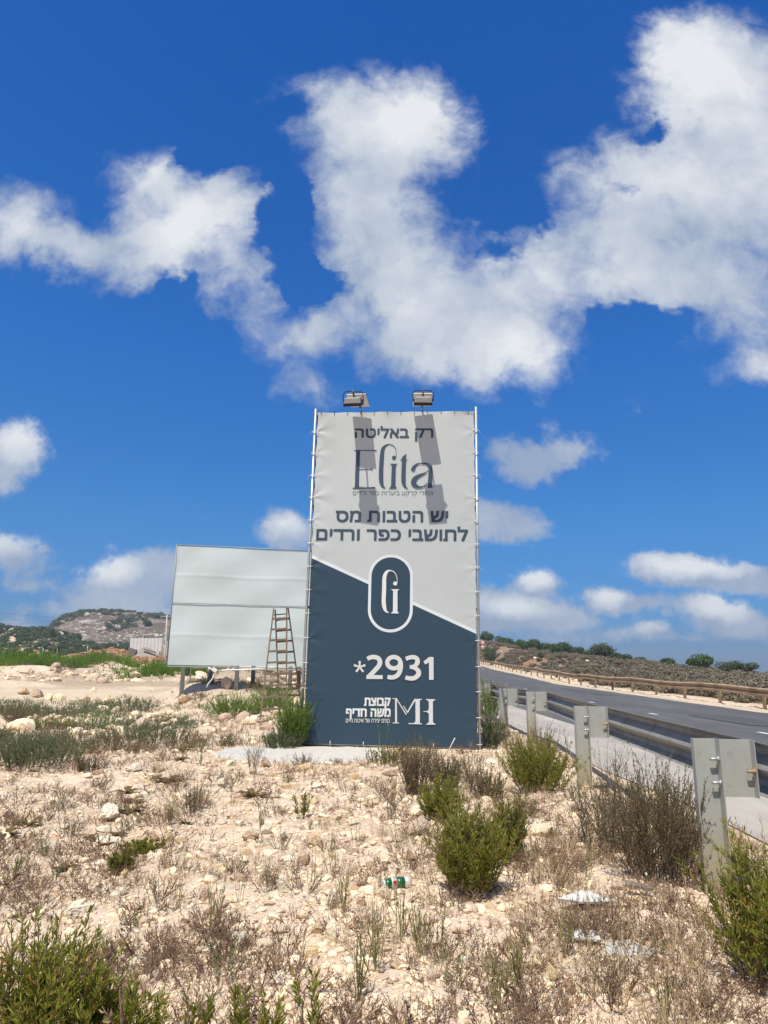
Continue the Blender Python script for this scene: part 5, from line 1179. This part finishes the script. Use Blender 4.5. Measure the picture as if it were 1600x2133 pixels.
r4 = random.Random(3)
# scrub on the right: each bush is its own thing
nb = 0; bl_ = []
while nb < 250:
    D_ = 19*(150/19)**(r4.random()**.8); px = 1000+700*r4.random()**1.4 if D_ > 40 else r4.uniform(1200, 1900); g = at(px, D_)
    if g.x-float(bend(D_)) < 15.8 or D_ > ridgeD(px)+3: continue
    rad = r4.uniform(.55, 1.3)*(.95 if D_ < 60 else .8); green = r4.random() < .09
    o = bpy.data.objects.new('thorn_bush', r4.choice(CG if green else CB)); COL.objects.link(o); o.location = (g.x, g.y, g.z+rad*.28); o.scale = (rad*1.15, rad, rad*r4.uniform(.6, .9)); o.rotation_euler = (0, 0, r4.uniform(0, 6))
    far = 'high on the slope' if D_ > 95 else ('midway up the slope' if D_ > 50 else 'close behind the far guardrail')
    far += ' near the road sign' if px < 1075 else (' below the wooded ridge' if px < 1230 else (' right of the wooded ridge' if px < 1400 else (' around the lone tree' if px < 1510 else ' at the right edge')))
    nm = 'dull green bush' if green else 'grey-brown thorny bush'
    tag(o, f'{nm} {far}', 'bush', f'{nm}es {far}'); nb += 1
def clump(name, ms, n, xf, label, seed, smin, smax):
    """a mass nobody would count: crowns merged into one mesh"""
    r = np.random.default_rng(seed); parts = []; rn = []
    prs = [crown(seed+i, 420, 6, .11, .7) for i in range(4)]
    pts_ = xf(r, n); n = len(pts_); z = terrain(pts_[:, 0], pts_[:, 1]); pick = r.integers(0, 4, n); s_ = r.uniform(smin, smax, n)
    for i in range(4):
        q = pick == i; V, Fc, ix = scatter((prs[i][0], prs[i][1]), np.stack([pts_[:, 0], pts_[:, 1], z+s_*.3], 1)[q], s_[q], r.uniform(0, 6.28, q.sum())); parts.append((V, Fc)); rn.append(np.clip(np.tile(prs[i][2], q.sum())*.5+.5*r.uniform(0, 1, q.sum())[ix], 0, 1))
    V, Fc, _ = merge(parts); return tag(link(name, npmesh(name, V, Fc, np.concatenate(rn)), ms), label, None, None, 'stuff')
def scr_pts(r, n):
    D_ = 22*(190/22)**(r.uniform(0, 1, n)**.8); px = 990+900*r.uniform(0, 1, n)**1.3; x = (px-800)/F*cp*D_*1.03; k = (x-bend(D_) > 15.3)*(fbm(x*.08, D_*.08, 3, 91) > -.19); return np.stack([x[k], D_[k]], 1)
clump('scrub', 'far_bush', 5500, scr_pts, 'low grey-brown scrub covering the slope beyond the road', 301, .3, .75)
# left: wooded ridge
def wood(px, D_): g = at(px, D_); return g
nt_ = 0; r5 = random.Random(8)
while nt_ < 75:
    px = r5.uniform(-30, 270); D_ = r5.uniform(150, 228)
    if px > 120 and D_ < 163: continue
    if fbm(np.array(px*.012), np.array(D_*.03), 3, 66) > .10 and D_ > 165: continue
    wp = r5.uniform(14, 30); soft = r5.random() < .45; near = 'low on the slope' if D_ < 175 else 'on the upper slope'
    nm = 'grey-green bushy tree' if soft else 'dark green evergreen tree'
    tree(px, D_, wp, wp*r5.uniform(.6, .85), f'{nm} {near} of the wooded ridge at far left', CS if soft else CT, nt_, f'{nm}s {near} of the far left ridge', .3); nt_ += 1
for px in (185, 200, 214, 226, 238, 250, 262): tree(px, 172, r5.uniform(16, 26), 14, 'dark evergreen tree in the row along the top of the red rubble bank', CT, px, 'trees along the red rubble bank', .3)
def hill_pts(r, n):
    D_ = r.uniform(205, 385, n); px = r.uniform(40, 700, n); x = (px-800)/F*cp*D_*1.03; k = (fbm(x*.028+5, D_*.028, 4, 93) > -.02); return np.stack([x[k], D_[k]], 1)
clump('hill_scrub', 'tree_leaf_soft', 1500, hill_pts, 'dark scrub patches over the far rocky hill', 320, .8, 2.4)
clump('hill_dry_scrub', 'far_bush', 2600, hill_pts, 'brown dry scrub over the far rocky hill', 340, .6, 1.6)
clump('ridge_undergrowth', 'tree_leaf_soft', 500, lambda r, n: (lambda D_, px: np.stack([(px-800)/F*cp*D_*1.03, D_], 1))(r.uniform(150, 226, n), r.uniform(-60, 280, n)), 'mixed green undergrowth on the wooded ridge at far left', 360, .8, 1.8)
for px, D_, wp, hp_, lb in [(318, 380, 20, 17, 'rounded tree on the skyline of the rocky hill'), (339, 380, 10, 10, 'small dark tree at the right end of the hill skyline'), (113, 372, 18, 12, 'dark tree on the left shoulder of the rocky hill'), (298, 290, 26, 15, 'dark round tree alone on the face of the rocky hill'), (155, 375, 22, 8, 'low dark tree on the left part of the hill skyline'), (190, 376, 22, 9, 'low dark tree near the middle of the hill skyline')]:
    tree(px, D_, wp, hp_, lb, CT, int(px), sink=.2)

# ------------------------------------------------------------------ far left structures
def col(name, px, y0, y1, D_, rpx, m, label, lean=0, cat='pole', lamp=False, group=None):
    b_ = P(px, y1, D_); t_ = P(px+lean, y0, D_); r_ = empty(name, b_, 0, label, cat, group); h_ = t_-b_; rad = rpx*D_/F/2
    MB().tube([(0, 0, -1.5), h_], [rad, rad*.7], 8).build('pole', m, r_, True)
    if lamp:
        a = -7*D_/F; MB().tube([h_, h_+Vector((a*.5, 0, rad*2)), h_+Vector((a, 0, rad))], rad*.6, 6).build('arm', m, r_, True)
        MB().box(h_+Vector((a*1.15, 0, rad*.5)), (abs(a)*.45, .3, .18)).build('lamp_head', 'white_plastic', r_, bevel=.03)
    return r_
col('street_lamp', 90, 1350, 1374, 150, 1.6, 'galv', 'leftmost street lamp with its arm to the left, beyond the white fence', 0, 'street lamp', True, 'far street lamps')
col('street_lamp', 183, 1345, 1360, 150, 1.4, 'galv', 'middle street lamp on the red rubble bank', 0, 'street lamp', True, 'far street lamps')
col('street_lamp', 246, 1340, 1353, 152, 1.3, 'galv', 'rightmost street lamp on the red rubble bank near the grey wall', 0, 'street lamp', True, 'far street lamps')
col('wooden_pole', 30, 1347, 1377, 130, 1.3, 'rusty_pale', 'leaning bare pole behind the white fence at far left', 4)
col('wooden_pole', 119.5, 1350, 1374, 130, 1.2, 'rusty_pale', 'bare upright pole behind the small white cabin')
up_ = col('utility_pole', 344, 1280, 1392, 62, 3.6, 'concrete', 'pale utility pole with a crossarm beside the left edge of the blank billboard', 4, 'utility pole')
MB().box(Vector((0.15, 0, (P(348, 1284, 62)-P(344, 1392, 62)).z)), (1.9, .08, .08)).build('crossarm', 'galv', up_)
MB().box(Vector((0.75, 0, (P(348, 1278, 62)-P(344, 1392, 62)).z+.1)), (.06, .06, .3)).build('insulator', 'galv', up_)
g = P(352, 1392, 58); r_ = empty('lattice_mast', g, 0, 'thin rusty lattice mast half hidden by the left edge of the blank billboard', 'mast')
s = MB(); hh_ = (P(352, 1288, 58)-g).z
for a in (-.12, .12):
    s.tube([(a, 0, -.5), (a+.08, 0, hh_)], .02, 5)
for k_ in range(14): s.tube([(-.12+.005*k_, 0, hh_*k_/14), (.12+.005*k_, 0, hh_*(k_+1)/14)], .014, 4)
s.build('lattice', 'galv_post', r_, True)
# power lines
for yl, yr, lb in ((1256, 1290, 'highest of the faint power lines at far left'), (1279.5, 1283, 'middle faint power line at far left'), (1287, 1292, 'lowest faint power line at far left')):
    a = P(-220, yl-8, 260); b_ = P(330 if yl < 1270 else 115, yr, 420); tag(MB().tube(sag(a, b_, 16, 3), .05, 4).build('power_line', 'galv_post'), lb, 'power line')
# concrete panel wall
wl0, wl1 = P(268, 1368, 150), P(335, 1366, 146); hh_ = (P(268, 1329.5, 150)-wl0).z
r_ = empty('concrete_wall', wl0, math.atan2(wl1.y-wl0.y, wl1.x-wl0.x), 'tall grey wall of upright concrete panels far behind the spoil heaps', 'wall')
L_ = (wl1-wl0).length; npn = 9; mat('wall_concrete', (.66, .67, .66), .9, var=.12, vscale=1.5)
for k_ in range(npn):
    MB().box((L_*(k_+.5)/npn, .15, hh_/2-1), (L_/npn-.07, .3, hh_+2)).box((L_*(k_+.5)/npn, -.01, hh_*.93), (.12, .1, .1)).build('panel', 'wall_concrete', r_, bevel=.02)
MB().box((L_+.9, .4, (hh_*.62)/2-1), (1.7, .3, hh_*.62+2)).build('low_panel', 'concrete', r_)
# scrap heap
g = P(290, 1368, 140); r_ = empty('scrap_heap', g, 0, 'heap of sheeting and netting dumped in front of the far concrete wall', 'scrap')
s = MB(); pts_ = []; n1_, n2_ = 18, 10
for j in range(n2_+1):
    for i in range(n1_+1):
        x = -2+8*i/n1_; y = -2+3*j/n2_; pts_.append((x, y, .2+2.2*math.exp(-((x-1.5)/2.6)**2-((y+.3)/1.2)**2)*(1+.6*float(fbm(x*1.3, y*1.7, 3, 8)))-.6))
s.add(pts_, [(j*(n1_+1)+i, j*(n1_+1)+i+1, (j+1)*(n1_+1)+i+1, (j+1)*(n1_+1)+i) for j in range(n2_) for i in range(n1_)]); s.build('tarpaulin', 'far_rock', r_)
s = MB(); s.box((-1.3, -1.0, .5), (1.6, .9, 2.2), Matrix.Rotation(.3, 3, 'Y')); s.build('scrap_frame', 'grey_board', r_); MB().box((2.5, -1.4, 1.2), (2.6, .3, .25), Matrix.Rotation(.25, 3, 'Y')).build('scrap_beam', 'grey_board', r_)
# white fence and cabin
a = P(-40, 1381, 120); r_ = empty('fence', a, 0, 'long low white panel fence at far left below the wooded ridge', 'fence'); b_ = P(112, 1380, 124)-a
for k_ in range(14):
    f0, f1 = k_/14, (k_+.94)/14; p0, p1 = b_*f0, b_*f1; hh_ = .75+.2*((k_*7) % 3)/2
    MB().beam(p0+Vector((0, 0, hh_/2-.3)), p1+Vector((0, 0, hh_/2-.3)), .08, hh_+.6).build('fence_panel', 'white_fence', r_)
g = P(116, 1380, 118); r_ = empty('cabin', g, .1, 'small white cabin at the right end of the white fence', 'cabin')
MB().box((0, 0, .35), (1.1, 1.2, 1.7)).build('wall', 'white_fence', r_, bevel=.03); MB().box((0, 0, 1.24), (1.25, 1.35, .09)).build('roof', 'concrete', r_); MB().box((-.2, -.61, .4), (.3, .03, .9)).build('door', 'galv_post', r_)

# ------------------------------------------------------------------ small finds on the ground
g = G(828, 1850); c_ = empty('drink_can', (g.x, g.y, g.z+.028), .35, 'green drink can with a white and red band lying on the stones', 'can')
def canpart(name, x0, x1, r0, r1, m): return MB().tube([(x0, 0, 0), (x0*.5+x1*.5, 0, 0), (x1, 0, 0)], [r0, max(r0, r1), r1], 20).build(name, m, c_, True)
canpart('body', -.085, -.045, .026, .031, 'can_green'); canpart('band', -.045, -.012, .031, .031, 'can_white'); canpart('body', -.012, .04, .031, .031, 'can_green'); canpart('base', .04, .085, .031, .025, 'can_white'); canpart('rim', -.092, -.085, .024, .026, 'can_white')
MB().box((-.028, -.03, .008), (.022, .006, .03)).build('emblem', 'can_red', c_)
def slab(px, py, pts_, th_, m, label, name, cat, tilt=(0, 0), lift=.05):
    g = G(px, py); s = MB(); n = len(pts_); s.add([(x, y, th_/2) for x, y in pts_]+[(x, y, -th_/2) for x, y in pts_], [tuple(range(n)), tuple(range(n, 2*n))[::-1]]+[(i, i+n, (i+1) % n+n, (i+1) % n) for i in range(n)])
    o = s.build(name, m); o.location = g+Vector((0, 0, lift)); o.rotation_euler = (tilt[0], tilt[1], 0); return tag(o, label, cat)
slab(1225, 1892, [(-.17, -.03), (-.05, -.045), (.16, -.02), (.03, .05), (-.02, .06)], .012, 'tile', 'triangular white broken tile in the dry grass', 'tile', 'tile', (.28, .05))
slab(1330, 1868, [(-.07, .02), (.07, -.03), (.09, 0), (-.04, .06)], .014, 'grey_board', 'dark grey broken board behind the white tile', 'board', 'board', (.2, 0))
slab(1215, 1960, [(-.06, -.03), (.07, -.05), (.08, .03), (-.02, .05)], .01, 'tile', 'small pale broken tile below the triangular one', 'tile', 'tile', (.15, 0), .025)
slab(1310, 1985, [(-.12, -.05), (.06, -.08), (.13, 0), (.03, .09), (-.09, .06)], .012, 'concrete', 'flat pale slab lying in dry grass right of the small tile', 'slab', 'slab', (.05, 0), .012)
def rod(name, pl, r_, m, label, cat):
    a = Vector(pl[0]); o = MB().tube([Vector(p)-a for p in pl], r_, 6).build(name, m, None, True); o.location = a; return tag(o, label, cat)
a = G(930, 1572); rod('stick', [a, a.lerp(P(945, 1538, a.y-.05), .6)+Vector((.01, 0, 0)), P(948, 1537, a.y-.05)], .007, 'white_plastic', 'thin white stick leaning at the foot of the billboard', 'stick')
a = G(1010, 1600); rod('plastic_strip', [a, P(1012, 1583, a.y), P(1038, 1592, a.y+.1), P(1020, 1594, a.y)], .006, 'white_plastic', 'bent white plastic strip beside the right foot of the billboard', 'strip')
a = G(588, 1550); rod('hose', [a, P(600, 1545, a.y), P(612, 1532, a.y), P(620, 1515, a.y), P(624, 1500, a.y+.1)], .012, 'white_plastic', 'pale curved hose hanging at the left foot of the tall billboard', 'hose')

# ------------------------------------------------------------------ the air between here and the far hills
hz_ = MB().box((0, 0, 13), (2840, 2840, 50)).build('haze', None)
hm_ = bpy.data.materials.new('haze_air'); hm_.use_nodes = True; t = NT(hm_.node_tree); t.n.remove(t.n['Principled BSDF'])
pv = t.new('ShaderNodeVolumePrincipled'); pv.inputs['Color'].default_value = (.80, .88, 1, 1); pv.inputs['Density'].default_value = .00062; pv.inputs['Anisotropy'].default_value = .2
t.l.new(pv.outputs[0], t.n['Material Output'].inputs['Volume']); hz_.data.materials.append(hm_); tag(hz_, 'thin pale haze in the air over the land', None, None, 'stuff')
